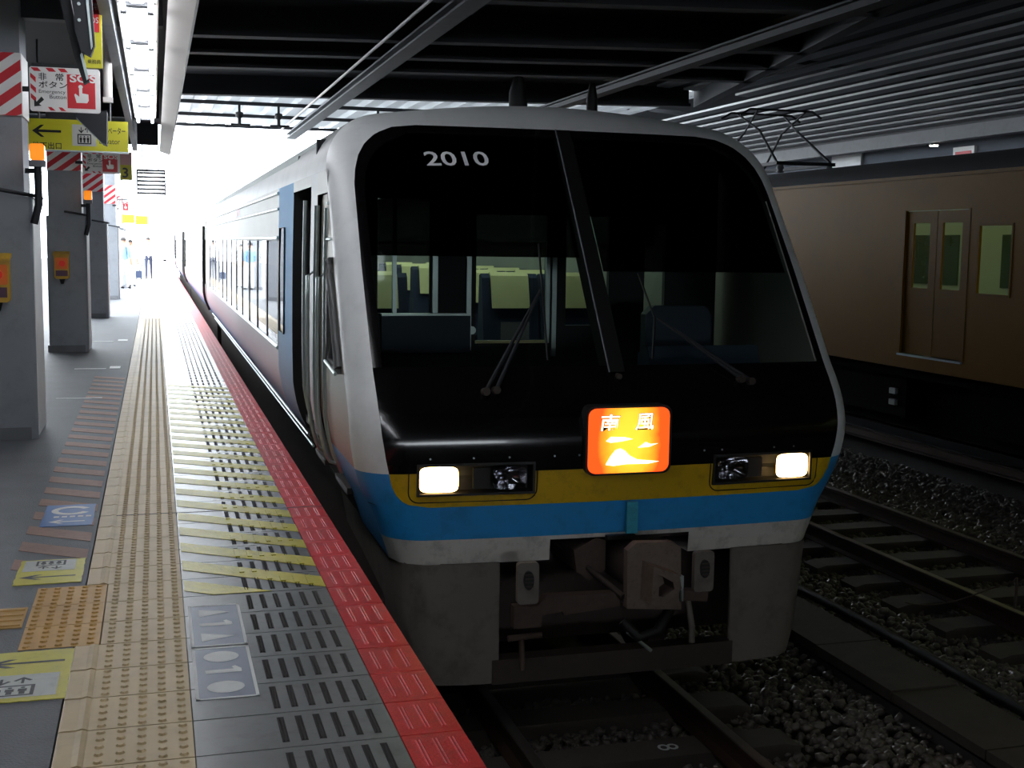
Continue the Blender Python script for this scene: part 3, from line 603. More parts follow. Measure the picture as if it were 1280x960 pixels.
# windows of the lead car
wy = 11.15; k = 0; side_panel('window_end_panel', STEEL, 25.35, YEND, 1.76, 2.78)
while wy < 25.2:
    w = 1.18
    po = side_panel('window_pane', GL_SIDE, wy+.04, wy+w-.04, 1.80, 2.74, off=-.006, ny=1)
    bq = MB(); bq.grid([[sidep(-1, yq, z, oq) for yq, oq in ((wy-.05, -.02), (wy-.05, .002), (wy+.05, .002), (wy+.05, -.02))] for z in (1.78, 2.3, 2.76)], smooth=False); bq.build('window_post', RUBB, po)
    wy += w; k += 1
for z in (1.78, 2.76):
    b = MB(); b.tube([sidep(-1, 11.15, z), sidep(-1, 25.3, z)], .022, 6); b.build('window_rail', ALU, lead)
b = MB(); P0 = [[sidep(-1, y, z, .006) for y in (10.55, 10.95)] for z in (1.95, 2.2, 2.5, 2.85)]; b.grid(P0); no = b.build('narrow_window', GL_SIDE, lead)
b = MB(); b.tube([sidep(-1, 10.55, 1.95, .01), sidep(-1, 10.55, 2.85, .01), sidep(-1, 10.95, 2.85, .01), sidep(-1, 10.95, 1.95, .01), sidep(-1, 10.55, 1.95, .01)], .007, 6); b.build('window_gasket', RUBB, no)
# cab side window
def cabw(y, z): return sidep(-1, y, z, .008)
b = MB(); zc = [1.98, 2.12, 2.25, 2.4, 2.55, 2.62]; P = [[cabw(max(7.13, Yside(z)+.10)+.0, z), cabw(7.62, z)] for z in zc]; b.grid(P); cwo = b.build('cab_window', GL_SIDE, lead)
FR = mat('window_frame_grey', (92, 92, 92), .5, .3)
b = MB(); ring = [cabw(max(7.11, Yside(z)+.09), z) for z in zc] + [cabw(7.64, z) for z in zc[::-1]]; ring.append(ring[0]); b.tube(ring, .035, 6); b.build('cab_window_frame', FR, cwo)
b = MB(); b.tube([sidep(-1, 7.2, 1.955, .04), sidep(-1, 7.65, 1.99, .04)], .012, 6); b.build('window_handle', ALU, cwo)
b = MB(); b.grid([[sidep(-1, y, z, -.02) for y in (8.12, 8.28)] for z in (1.95, 2.3, 2.72)]); b.build('crew_door_window', RUBB, lead)
for y, z0, z1 in ((7.93, 1.22, 2.95), (8.46, 1.22, 2.98)):
    b = MB(); b.tube([sidep(-1, y, z, .0) for z in np.linspace(z0, z1, 14)], .022, 8, m=0); b.build('door_post_trim', ALU, lead)
    b = MB(); b.tube([sidep(-1, y, 1.28, .0), sidep(-1, y, 1.3, .05)] + [sidep(-1, y, z, .055) for z in np.linspace(1.35, 2.5, 9)] + [sidep(-1, y, 2.54, .0)], .014, 8); b.build('handrail', ALU, lead)
for y in (8.1, 9.2):
    b = MB(); b.box(XC-1.47, XC-1.30, y-.2, y+.35, 1.08, 1.12); b.build('step', IRON, lead)
for z in (2.75, 2.98):
    b = MB(); b.tube([sidep(-1, max(7.0, Yside(z)), z, .004), sidep(-1, 7.9, z, .004)], .010, 6); b.build('cab_rain_strip', ALU, lead)
# roof shell + right side
b = MB(); rp = [(x, z) for x, z in OUT if z >= 3.2-1e-6]; prof = [(1.585, 3.2)] + [p for p in rp if p[1] > 3.2]
full = [(-x, z) for x, z in prof] + [(x, z) for x, z in prof[::-1][1:]]
P = []
for t in (0, .03, .3, 1): P.append([(XC+x, (Sy(x, z)-.004)*(1-t)+YEND*t, z) for x, z in full])
b.grid(P); b.build('roof', mat('roof_grey', (150, 152, 152), .45, .3, var=.1, scale=1, dirt=.3), lead)
b = MB(); zz = [z for z in zside]; b.grid([[ (XC+Ohw(z), Yside(z)-.004 if k == 0 else YEND, z) for k in range(2)] for z in zz], flip=True); b.build('right_side', STEEL, lead)
b = MB(); b.grid([[(XC+s_*Ohw(z), YEND, z) for s_ in np.linspace(-1, 1, 5)] for z in zside+[3.4, 3.6, 3.695]]); b.build('rear_end', STEEL, lead)
b = MB(); b.box(XC-.55, XC+.55, YEND, YEND+.32, 1.1, 3.35); b.build('gangway_bellows', RUBB, lead)
for x, y, r, h in ((.17, 9.6, .08, .38), (.80, 9.6, .048, .36)):
    b = MB(); b.tube([(XC+x, y, 3.66), (XC+x, y, 3.68+h*.7), (XC+x, y, 3.69+h)], [r, r*.95, r*.5], 12); b.build('roof_antenna', RUBB, lead)
for y in (12.5, 17, 21.5):
    b = MB(); b.cbox(XC-.9, XC+.9, y, y+2.2, 3.66, 3.82, .06); b.build('roof_unit', DARK, lead)
# interior
b = MB(); b.box(XC-1.5, XC+1.5, 7.2, 27.2, 1.28, 1.33); b.build('interior_floor', CABD, lead)
b = MB(); b.prism([(6.76, 1.4), (6.92, 1.95), (7.35, 1.92), (7.5, 1.75), (7.5, 1.35), (6.8, 1.35)], lambda a, c, d: (d, a, c), XC-1.42, XC+1.42); b.build('cab_console', CABD, lead)
b = MB(); b.prism([(7.38, 1.9), (7.45, 2.08), (7.62, 2.02), (7.62, 1.9)], lambda a, c, d: (d, a, c), XC+.45, XC+1.25); b.build('instrument_panel', CABB, lead)
YP = 8.75
holes = [(-1.12, -.73, 2.225, 3.05), (-.385, .16, 2.02, 2.95), (.315, .66, 2.13, 2.95), (.95, 1.12, 2.13, 2.9)]
b = MB(); xs = sorted(set([-1.55, 1.55] + [v for h in holes for v in h[:2]])); 
for xa, xb in zip(xs[:-1], xs[1:]):
    h = [q for q in holes if q[0] <= xa+1e-6 and q[1] >= xb-1e-6]
    if h: b.box(XC+xa, XC+xb, YP, YP+.05, 1.33, h[0][2]); b.box(XC+xa, XC+xb, YP, YP+.05, h[0][3], 3.45)
    else: b.box(XC+xa, XC+xb, YP, YP+.05, 1.33, 3.45)
pn = b.build('cab_partition', CABD, lead)
for h in holes:
    b = MB(); b.grid([[(XC+h[0], YP+.02, z), (XC+h[1], YP+.02, z)] for z in (h[2], h[3])]); b.build('partition_glass', GL_TINT, pn)
for x, z0, z1, w in ((-.70, 2.22, 3.1, .02), (-.445, 1.95, 3.1, .018), (.165, 2.0, 2.95, .015), (.215, 1.9, 3.1, .018), (-1.0, 2.22, 3.05, .015)):
    b = MB(); b.box(XC+x-w, XC+x+w, YP-.03, YP, z0, z1); b.build('window_mullion', ALU, pn)
b = MB(); b.box(XC-.39, XC+.16, YP-.02, YP, 2.0, 2.02); b.build('door_rail', CLTH, pn)
b = MB(); b.box(XC-1.1, XC-.44, YP-.06, YP-.001, 1.94, 2.21); b.build('blue_bulkhead_panel', CABB, pn)
b = MB(); b.box(XC-1.1, XC-.44, YP-.07, YP-.01, 2.21, 2.225); b.build('panel_rail', ALU, pn)
b = MB(); b.box(XC-.20, XC+.02, YP-.035, YP-.03, 2.03, 2.16); b.build('notice_paper', mat('pale_notice', (120, 130, 124), .7), pn)
b = MB(); b.tube([(XC-.425, YP-.05, 2.10), (XC-.425, YP-.01, 2.10)], .03, 12); b.build('door_lock', ALU, pn)
cs = MB(); cs.cbox(XC+.62, XC+1.12, 7.9, 8.0, 1.75, 2.32, .06); cs.box(XC+.62, XC+1.12, 7.6, 8.0, 1.68, 1.76); cs.tube([(XC+.87, 7.8, 1.33), (XC+.87, 7.8, 1.7)], .05, 10); cs.build('driver_seat', CABB, lead)
# saloon seats
def seat(xa, xb, y):
    t = thing('saloon_seat', (XC+(xa+xb)/2, y, 1.33), None, None); t.parent = lead; t.location = Vector(WL[t.name])-lead.location
    for i in range(2):
        a = xa+(xb-xa)/2*i+.01; c = xa+(xb-xa)/2*(i+1)-.01
        b = MB(); b.prism([(y+.12, 1.75), (y+.0, 1.8), (y+.10, 2.42), (y+.14, 2.46), (y+.2, 2.44), (y+.24, 1.75)], lambda q, c_, d: (d, q, c_), XC+a, XC+c); b.build('seat_back', SEAT, t)
        b = MB(); b.prism([(y+.003, 2.14), (y+.082, 2.44), (y+.13, 2.475), (y+.21, 2.455), (y+.2, 2.43), (y+.14, 2.455), (y+.10, 2.42), (y+.025, 2.14)], lambda q, c_, d: (d, q-.012, c_), XC+a+.08, XC+c-.10); b.build('headrest_cover', CLTH, t)
    b = MB(); b.prism([(y+.15, 1.68), (y-.42, 1.74), (y-.46, 1.70), (y-.42, 1.60), (y+.15, 1.58)], lambda q, c_, d: (d, q, c_), XC+xa, XC+xb); b.build('seat_cushion', SEAT, t)
    b = MB(); b.box(XC+xa+.1, XC+xb-.1, y-.2, y-.1, 1.33, 1.6); b.build('seat_base', DARK, t)
for r in range(6):
    y = 11.0+1.08*r; seat(-1.42, -.42, y); seat(.27, 1.40, y)
b = MB(); b.box(XC-1.5, XC+1.5, 8.8, 27.2, 3.42, 3.46); b.build('saloon_ceiling', LINER, lead)
SLAMP = mat('saloon_lamp', (255, 255, 255), .5, var=0, emit=(226, 246, 230), estr=SALOON_E)
for x in (-.5, .5):
    b = MB(); b.box(XC+x-.08, XC+x+.08, 10.2, 26, 3.39, 3.42); b.build('saloon_light', SLAMP, lead)
b = MB(); b.box(XC-1.5, XC+1.5, 26.5, 26.55, 1.33, 3.42); b.build('saloon_end_wall', LINER, lead)
b = MB()
for s in (-1, 1): b.box(XC+s*1.52-.01, XC+s*1.52+.01, 10.1, 26.5, 1.33, 1.78); b.box(XC+s*1.52-.01, XC+s*1.52+.01, 10.1, 26.5, 2.76, 3.42)
b.build('saloon_side_lining', LINER, lead)

# ------------------------------------------------------------------ following cars
def car(y0, y1, label):
    t = thing('diesel_train_car', (XC, (y0+y1)/2, -.1), label, 'train')
    b = MB(); b.grid([[(XC-Ohw(z), y, z) for y in (y0, y1)] for z in zside if 1.12 <= z <= 1.76 or z == 1.12]); b.build('lower_side_panel', LIV2, t)
    b = MB(); b.grid([[(XC-Ohw(z), y, z) for y in (y0, y1)] for z in (1.72, 1.78)]); b.grid([[(XC-Ohw(z), y, z) for y in (y0, y1)] for z in (2.75, 3.05, 3.2)]); b.build('upper_side_panel', STEEL, t)
    b = MB(); b.grid([[(XC+Ohw(z), y, z) for y in (y0, y1)] for z in zside], flip=True); b.build('right_side', STEEL, t)
    b = MB(); b.grid([[(XC+x, y, z) for x, z in full] for y in (y0, y1)]); b.build('roof', MATS['roof_grey'], t)
    for y in (y0, y1): 
        b = MB(); b.grid([[(XC+s_*Ohw(z), y, z) for s_ in np.linspace(-1, 1, 3)] for z in zside+[3.4, 3.6, 3.695]]); b.build('car_end', STEEL, t)
    n = int((y1-y0-2.4)/1.18)
    for k in range(n):
        ya = y0+1.3+1.18*k
        b = MB(); b.grid([[(XC-Ohw(z)-.001, y, z) for y in (ya+.05, ya+1.13)] for z in (1.78, 2.3, 2.75)]); b.build('window_pane', GL_SIDE, t)
        b = MB(); b.grid([[(XC-Ohw(z)-.002, y, z) for y in (ya-.05, ya+.05)] for z in (1.78, 2.3, 2.75)]); b.build('window_post', RUBB, t)
    for ya in (y0+.35, y1-1.2):
        b = MB(); b.grid([[(XC-Ohw(z)-.01, y, z) for y in (ya, ya+.85)] for z in (1.2, 1.43, 1.6, 2.0, 2.5, 3.05)]); b.build('entrance_door', BLUSIDE, t)
        b = MB(); b.tube([(XC-Ohw(z)-.03, ya-.03, z) for z in (1.2, 1.43, 1.6, 2.0, 2.5, 3.05)], .03, 6); b.build('entrance_jamb', RUBB, t)
    b = MB(); b.box(XC-1.36, XC+1.36, y0+.1, y1-.1, .3, 1.12); b.build('underframe', IRON, t)
    b = MB(); b.box(XC-.55, XC+.55, y1, y1+.3, 1.1, 3.35); b.build('gangway_bellows', RUBB, t)
    return t
car(27.62, 48.2, 'silver diesel car coupled directly behind the lead car'); car(48.52, 69, 'last and most distant silver diesel car of the express')

# ------------------------------------------------------------------ ochre commuter train on the far track
OX0, OXW = 10.0, 3.1
oc = thing('commuter_train_car', (OX0+OXW/2, 14, -.1), 'ochre yellow commuter car standing on the far right track', 'train')
SALO = mat('commuter_saloon_light', (240, 240, 200), .6, var=0, emit=(240, 240, 186), estr=1.5)
GL_OC = glass('commuter_window_glass', (.46, .52, .40), .9)
OY0, OY1, OZ0, OZ1 = -4, 30, 1.10, 3.72
doors = [(-2.0, -.65), (6.2, 7.55), (13.47, 14.85), (21.6, 22.95)]
wins = []
for (a0, a1), (b0_, b1_) in zip(doors[:-1], doors[1:]):
    L_ = b0_-a1; n = 4 if a1 < 8 else 1
    for k in range(5):
        ya = a1+.25+(L_-.5)/5*k; wins.append((ya+.08, ya+(L_-.5)/5-.08))
wins = [w for w in wins if not (w[0] > 7.5 and w[1] < 13.4)] + [(12.6, 13.27), (10.9, 12.35), (9.3, 10.7), (7.75, 9.1)]
wins = [w for w in wins if not (14.9 < w[0] < 21.6)] + [(18.4, 19.7), (19.9, 21.3)]
cuts = sorted([(a, b_, 'd') for a, b_ in doors] + [(a, b_, 'w') for a, b_ in wins])
side = MB(); yy = OY0
for a, b_, kd in cuts:
    if a > yy: side.box(OX0, OX0+.04, yy, a, OZ0, OZ1)
    if kd == 'w': side.box(OX0, OX0+.04, a, b_, OZ0, 2.17); side.box(OX0, OX0+.04, a, b_, 3.08, OZ1)
    else: side.box(OX0, OX0+.04, a, b_, 3.27, OZ1); side.box(OX0, OX0+.04, a, b_, OZ0, 1.30)
    yy = b_
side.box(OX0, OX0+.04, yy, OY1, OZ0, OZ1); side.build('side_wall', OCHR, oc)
for a, b_, kd in cuts:
    if kd == 'w':
        g = MB(); g.grid([[(OX0+.016, a, z), (OX0+.016, b_, z)] for z in (2.17, 3.08)]); go = g.build('window_pane', GL_OC, oc)
        g = MB()
        for (ya, yb, za, zb) in ((a, b_, 2.17, 2.2), (a, b_, 3.05, 3.08), (a, a+.03, 2.17, 3.08), (b_-.03, b_, 2.17, 3.08)): g.box(OX0-.008, OX0+.03, ya, yb, za, zb)
        g.build('window_frame', OCHD, go)
    else:
        m_ = (a+b_)/2
        for ya, yb in ((a+.01, m_-.006), (m_+.006, b_-.01)):
            wa, wb_ = ya+.15, yb-.11 if ya < m_ else yb-.15
            d = MB(); X0, X1 = OX0+.03, OX0+.06
            d.box(X0, X1, ya, wa, 1.31, 3.26); d.box(X0, X1, wb_, yb, 1.31, 3.26); d.box(X0, X1, wa, wb_, 1.31, 2.22); d.box(X0, X1, wa, wb_, 3.10, 3.26)
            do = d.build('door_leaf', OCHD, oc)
            g = MB(); g.grid([[(X0+.012, wa, z), (X0+.012, wb_, z)] for z in (2.22, 3.10)]); g.build('door_glass', GL_OC, do)
        g = MB(); g.box(OX0-.03, OX0+.03, a-.02, b_+.02, 1.275, 1.30); g.build('door_step', ALU, oc)
        for ya in (a-.015, b_+.015):
            g = MB(); g.box(OX0-.006, OX0+.03, ya-.02, ya+.02, 1.30, 3.28); g.build('door_frame', OCHD, oc)
rf = MB(); prof = [(OX0, OZ1), (OX0+.04, 3.80), (OX0+.25, 3.95), (OX0+.9, 4.08), (OX0+OXW/2, 4.12), (OX0+OXW-.9, 4.08), (OX0+OXW-.25, 3.95), (OX0+OXW, OZ1)]
rf.grid([[(a, y, c) for a, c in prof] for y in (OY0, OY1)]); rf.build('roof', mat('dark_grey_roof', (46, 48, 52), .7, var=.15), oc)
g = MB(); g.box(OX0-.03, OX0+.02, OY0, OY1, 3.70, 3.745); g.build('gutter', OCHD, oc)
g = MB(); g.box(OX0+OXW-.04, OX0+OXW, OY0, OY1, OZ0, OZ1); g.box(OX0, OX0+OXW, OY1-.04, OY1, OZ0, OZ1); g.box(OX0, OX0+OXW, OY0, OY0+.04, OZ0, OZ1); g.build('far_side_wall', LINER, oc)
g = MB(); g.box(OX0+.05, OX0+OXW-.05, OY0, OY1, 1.10, 1.2); g.build('floor_deck', DARK, oc)
g = MB(); g.box(OX0+.4, OX0+OXW-.4, OY0+.5, OY1-.5, 3.62, 3.66); g.build('saloon_light', SALO, oc)
for k in range(9):
    y = -3+3.6*k; g = MB(); g.box(OX0+.25, OX0+OXW-.25, y, y+2.2, .35, 1.02); g.build('underfloor_box', MATBK, oc)
g = MB(); g.box(OX0+.15, OX0+OXW-.15, OY0, OY1, .95, 1.10); g.box(OX0+.4, OX0+OXW-.4, OY0, OY1, .2, .95); g.build('underframe', MATBK, oc)
for z in (1.0, .72, .56):
    g = MB(); g.box(OX0+.2, OX0+.26, 15.2, 15.35, z-.05, z+.03); g.build('step_iron', ALU, oc)
for k in range(12):
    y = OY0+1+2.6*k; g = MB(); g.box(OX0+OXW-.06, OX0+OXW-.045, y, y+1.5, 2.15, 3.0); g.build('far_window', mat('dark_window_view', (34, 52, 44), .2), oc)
    g = MB(); g.tube([(OX0+1.0, y+.3, 1.2), (OX0+1.0, y+.3, 3.6)], .02, 8); g.build('stanchion', ALU, oc)
    g = MB(); g.box(OX0+.06, OX0+.5, y-.2, y+1.6, 1.2, 1.65); g.box(OX0+.06, OX0+.16, y-.2, y+1.6, 1.65, 2.12); g.build('bench_seat', mat('green_bench', (40, 70, 54), .9), oc)
# pantograph on its roof
pa = thing('pantograph', (11.4, 21.5, 4.12), 'dark folded pantograph on the roof of the ochre train', 'pantograph')
for s in (-1, 1):
    b = MB(); b.tube([(11.4+s*.55, 20.2, 4.3), (11.4+s*.4, 21.2, 4.95)], .025, 6); b.tube([(11.4+s*.55, 22.8, 4.3), (11.4+s*.4, 21.8, 4.95)], .025, 6); b.build('lower_arm', DARK, pa)
    b = MB(); b.tube([(11.4+s*.4, 21.2, 4.95), (11.4+s*.5, 21.9, 5.3)], .02, 6); b.tube([(11.4+s*.4, 21.8, 4.95), (11.4+s*.5, 21.1, 5.3)], .02, 6); b.build('upper_arm', DARK, pa)
for y in (21.1, 21.9):
    b = MB(); b.tube([(10.55, y, 5.2), (10.75, y, 5.32), (12.05, y, 5.32), (12.25, y, 5.2)], .022, 6); b.build('collector_strip', DARK, pa)
b = MB(); b.box(10.8, 12.0, 20.1, 20.18, 4.24, 4.3); b.box(10.8, 12.0, 22.8, 22.88, 4.24, 4.3); b.box(10.85, 10.92, 20.1, 22.9, 4.24, 4.3); b.box(11.88, 11.95, 20.1, 22.9, 4.24, 4.3); b.build('base_frame', DARK, pa)
for x in (10.9, 11.9):
    for y in (20.15, 22.8):
        b = MB(); b.tube([(x, y, 4.09), (x, y, 4.11), (x, y, 4.14), (x, y, 4.18), (x, y, 4.24)], [.05, .075, .05, .075, .05], 10); b.build('insulator', BEAML, pa)

# ------------------------------------------------------------------ tracks
RZ = -.12
def rail(x, label, group=None):
    t = thing('rail', (x, 30, RZ-.16), label, 'rail', group)
    b = MB(); b.prism([(-.065, -.16), (.065, -.16), (.065, -.148), (.012, -.13), (.010, -.045), (.034, -.03), (.034, -.006), (-.034, -.006), (-.034, -.03), (-.010, -.045), (-.012, -.13), (-.065, -.148)], lambda a, c, d: (x+a, d, RZ+c), -84, 110); b.build('rail_body', RAILM, t)
    b = MB(); b.prism([(-.034, -.006), (.034, -.006), (.028, 0), (-.028, 0)], lambda a, c, d: (x+a, d, RZ+c), -84, 110); b.build('running_surface', RAILT, t)
TR = [(2.6, 'the silver diesel train'), (7.17, 'the empty middle track'), (11.55, 'the ochre train')]
for i, (xc, nm) in enumerate(TR):
    for s, w in ((-1, 'left'), (1, 'right')):
        rail(xc+s*.615, {0: f'brown rail nearest the {"platform" if s < 0 else "concrete trough lids"} under the silver train', 1: f'{w} rusty rail of the empty middle track', 2: f'{w} dark rail below the ochre train'}[i])
sm_ = None
for i, (xc, nm) in enumerate(TR[:2]):
    ys_ = np.arange(3.22, 8.3, .66) if i == 0 else np.arange(5.6, 19.5, .66)
    ORD = ['first', 'second', 'third', 'fourth', 'fifth', 'sixth', 'seventh', 'eighth', 'ninth', 'tenth', 'eleventh', 'twelfth', 'thirteenth', 'fourteenth', 'fifteenth', 'sixteenth', 'seventeenth', 'eighteenth', 'nineteenth', 'twentieth', 'twenty-first', 'twenty-second']
    for q, y in enumerate(ys_):
        lab = f'{ORD[q]} dark grey sleeper of the silver train track counted from the camera' if i == 0 else f'{ORD[q]} concrete sleeper of the empty middle track counted from the camera'
        if sm_ is None:
            b = MB(); b.prism([(-1.15, -.44), (1.15, -.44), (1.15, -.30), (1.05, -.275), (-1.05, -.275), (-1.15, -.30)], lambda a, c, d: (xc+a, y+d, c), -.13, .13)
            o = b.build('sleeper', SLPR, None, origin=(xc, y, -.44)); sm_ = o
        else:
            o = bpy.data.objects.new('sleeper', sm_.data); COL.objects.link(o); o.location = (xc, y, -.44)
        tag(o, lab, 'sleeper', 'sleepers under the near track' if i == 0 else 'sleepers of the middle track'); WL[o.name] = (xc, y, -.44)
        if i == 0 and abs(y-6.52) < .1:
            b = MB(); text_on(b, '8', .13, lambda u, v: (2.86+v, y+.05-u*1.1, -.2735), bold=0.); b.build('painted_eight', WHTP, o)
# concrete trough lids
tr = thing('cable_trough', (5.0, 8, -.42), 'concrete cable trough with flat lids running between the tracks', 'cable trough')
for k in range(14):
    b = MB(); y = 2.0+.98*k; b.box(4.72+random.uniform(-.008, .008), 5.24+random.uniform(-.008, .008), y+.008, y+.972, -.30, -.23+random.uniform(-.006, .006)); b.build('trough_lid', SLPR, tr)
b = MB(); b.box(4.76, 5.2, 1.9, 15.8, -.45, -.30); b.build('trough_body', CONC, tr)
b = MB(); b.tube([(5.42+.03*math.sin(k*.9), 2+.7*k, -.26) for k in range(20)], .04, 8); tag(b.build('cable', RUBB), 'thick black cable lying along the trough lids', 'cable')
# marker stake with a drooping wire
mk = thing('marker_stake', (6.72, 8.18, -.42), 'thin rusty stake holding a drooping wire beside the middle track', 'stake')
b = MB(); b.tube([(6.72, 8.18, -.42), (6.72, 8.18, .08)], .013, 8); b.build('stake', RUST, mk)
b = MB(); b.tube([(6.72+(5.85-6.72)*t-.0, 8.18+.25*t, .05-.42*math.sin(t*2.2)*t**.4*.55) for t in np.linspace(0, 1, 12)], .006, 5); b.build('wire', RUST, mk)
# ballast stones
ico_v = []; bm = bmesh.new(); bmesh.ops.create_icosphere(bm, subdivisions=1, radius=1); IV = np.array([v.co[:] for v in bm.verts]); IF = np.array([[v.index for v in f.verts] for f in bm.faces]); bm.free()
def stones(n, xr, yr, zf, size, name, label):
    x = RNG.uniform(*xr, n); y = RNG.uniform(*yr, n); keep = ~((x > 4.66) & (x < 5.30)); x, y = x[keep], y[keep]; n = len(x); s = RNG.uniform(.6, 1.25, n)*size
    v = IV[None]*(1+RNG.uniform(-.32, .32, (n, len(IV), 1))); v = v*RNG.uniform(.6, 1.2, (n, 1, 3))
    th = RNG.uniform(0, 6.28, n); c, s_ = np.cos(th), np.sin(th); ph = RNG.uniform(-.8, .8, n); cp_, sp_ = np.cos(ph), np.sin(ph)
    X = v[..., 0]*c[:, None]-v[..., 1]*s_[:, None]; Y = v[..., 0]*s_[:, None]+v[..., 1]*c[:, None]; Z = v[..., 2]
    X, Z = X*cp_[:, None]-Z*sp_[:, None], X*sp_[:, None]+Z*cp_[:, None]
    z = zf(x, y)+RNG.uniform(-.03, .015, n)
    V = np.stack([X*s[:, None]+x[:, None], Y*s[:, None]+y[:, None], Z*s[:, None]*.8+z[:, None]], -1).reshape(-1, 3)
    F = (IF[None]+(np.arange(n)*len(IV))[:, None, None]).reshape(-1, 3)
    me = bpy.data.meshes.new(name); me.vertices.add(len(V)); me.vertices.foreach_set('co', V.ravel()); me.loops.add(len(F)*3); me.loops.foreach_set('vertex_index', F.ravel())
    me.polygons.add(len(F)); me.polygons.foreach_set('loop_start', np.arange(0, len(F)*3, 3)); me.polygons.foreach_set('loop_total', np.full(len(F), 3)); me.update(); me.validate()
    me.materials.append(STON); o = bpy.data.objects.new(name, me); COL.objects.link(o); return tag(o, label, 'ballast', None, 'stuff')
def zf(x, y):
    t1 = np.abs(x-2.6); t2 = np.abs(x-7.17)
    base = np.full_like(x, -.335)
    return base - .03*((t1 < 1.2) | (t2 < 1.2))
stones(44000, (3.3, 10.2), (3.4, 19), zf, .035, 'ballast', 'grey crushed stone ballast around the tracks on the right')
stones(6000, (1.0, 3.3), (3.2, 7.6), zf, .034, 'ballast', 'dark crushed stone ballast between the rails before the skirt')

# ------------------------------------------------------------------ floor prints
ZP = PZT+.0
def sticker(name, x0, x1, y0, y1, label, base, flip=False):
    t = thing(name, ((x0+x1)/2, (y0+y1)/2, PZT-.002), label, 'floor sticker')
    z = PZT-.002
    b = MB(); n = 14; pl = [(x0+(x1-x0)*k/n, y0+random.uniform(-.003, .003)) for k in range(n+1)] + [(x1+random.uniform(-.003, .003), y0+(y1-y0)*k/n) for k in range(1, n)] + [(x1-(x1-x0)*k/n, y1+random.uniform(-.003, .003)) for k in range(n+1)] + [(x0+random.uniform(-.003, .003), y1-(y1-y0)*k/n) for k in range(1, n)]
    b.prism(pl, lambda a, c, d: (a, c, d), z, z+.003); b.build('sticker_base', base, t)
    return t, z+.0036
def elev_picto(b, fn, m=1):
    fr = [((0, 0), (1, 0), (1, .55), (0, .55)), ((.08, .06), (.92, .06), (.92, .49), (.08, .49))]
    b.add([fn(*p) for p in fr[0]]+[fn(*p) for p in fr[1]], [(i, (i+1) % 4, 4+(i+1) % 4, 4+i) for i in range(4)], m)
    for k in range(3):
        cx = .24+.26*k; poly_on(b, ell(cx, .42, .05, .04, 10), fn, m); poly_on(b, [(cx-.09, .36), (cx+.09, .36), (cx+.09, .22), (cx+.06, .22), (cx+.06, .08), (cx-.06, .08), (cx-.06, .22), (cx-.09, .22)], fn, m)
    for cx, sg in ((.28, -1), (.72, 1)):
        y0 = .78; poly_on(b, [(cx-.03, y0-.14), (cx+.03, y0-.14), (cx+.03, y0+.14), (cx-.03, y0+.14)], fn, m); poly_on(b, [(cx, y0+sg*.19), (cx-.2, y0+sg*.02), (cx-.14, y0-sg*.02), (cx, y0+sg*.10), (cx+.14, y0-sg*.02), (cx+.2, y0+sg*.02)], fn, m)
ARR = [(0, .0), (.30, .22), (.42, .22), (.22, .045), (1, .045), (1, -.045), (.22, -.045), (.42, -.22), (.30, -.22)]
t, z = sticker('elevator_sticker', -.70, -.338, 4.48, 5.035, 'yellow elevator floor sticker with arrow, nearest the camera, frayed edge', STKY)
b = MB(); b.box(-.66, -.372, 4.52, 4.76, z-.001, z); b.build('white_panel', STKW, t)
b = MB(); poly_on(b, [(-.665+.30*a, 4.895+.22*c) for a, c in ARR], lambda a, c: (a, c, z)); elev_picto(b, lambda a, c: (-.62+.17*a, 4.535+.2*c, z+.0006), 0); b.build('pictogram', INK, t)
t, z = sticker('elevator_sticker', -.675, -.368, 6.04, 6.50, 'yellow elevator floor sticker with arrow lying beyond the ochre tactile patch', STKY)
b = MB(); b.box(-.655, -.41, 6.28, 6.485, z-.001, z); b.build('white_panel', STKW, t)
b = MB(); poly_on(b, [(-.66+.26*a, 6.165+.20*c) for a, c in ARR], lambda a, c: (a, c, z)); elev_picto(b, lambda a, c: (-.60+.14*a, 6.47-.17*c, z+.0006), 0); b.build('pictogram', INK, t)
t, z = sticker('blue_sticker', -.66, -.375, 7.27, 7.85, 'worn blue floor sticker with white ring and arrow on the hatching', STKB)
b = MB(); cx, cy = -.51, 7.68; n = 18
ro = ell(cx, cy, .115, .12, n, .5, 2*math.pi-.5); ri = ell(cx, cy, .075, .075, n, .5, 2*math.pi-.5)
b.add([(a, c, z) for a, c in ro+ri], [(k, k+1, len(ro)+k+1, len(ro)+k) for k in range(len(ro)-1)])
for k in range(5): b.box(-.60+.045*k, -.57+.045*k, 7.49, 7.53, z-.001, z)
poly_on(b, [(-.62+.20*a, 7.38+.22*c) for a, c in ARR], lambda a, c: (a, c, z)); b.build('white_symbols', WHTP, t)
bp_ = thing('boarding_panel', (.22, 4.9, PZT), 'blue grey boarding position marking with triangles, circles and ones', 'floor marking')
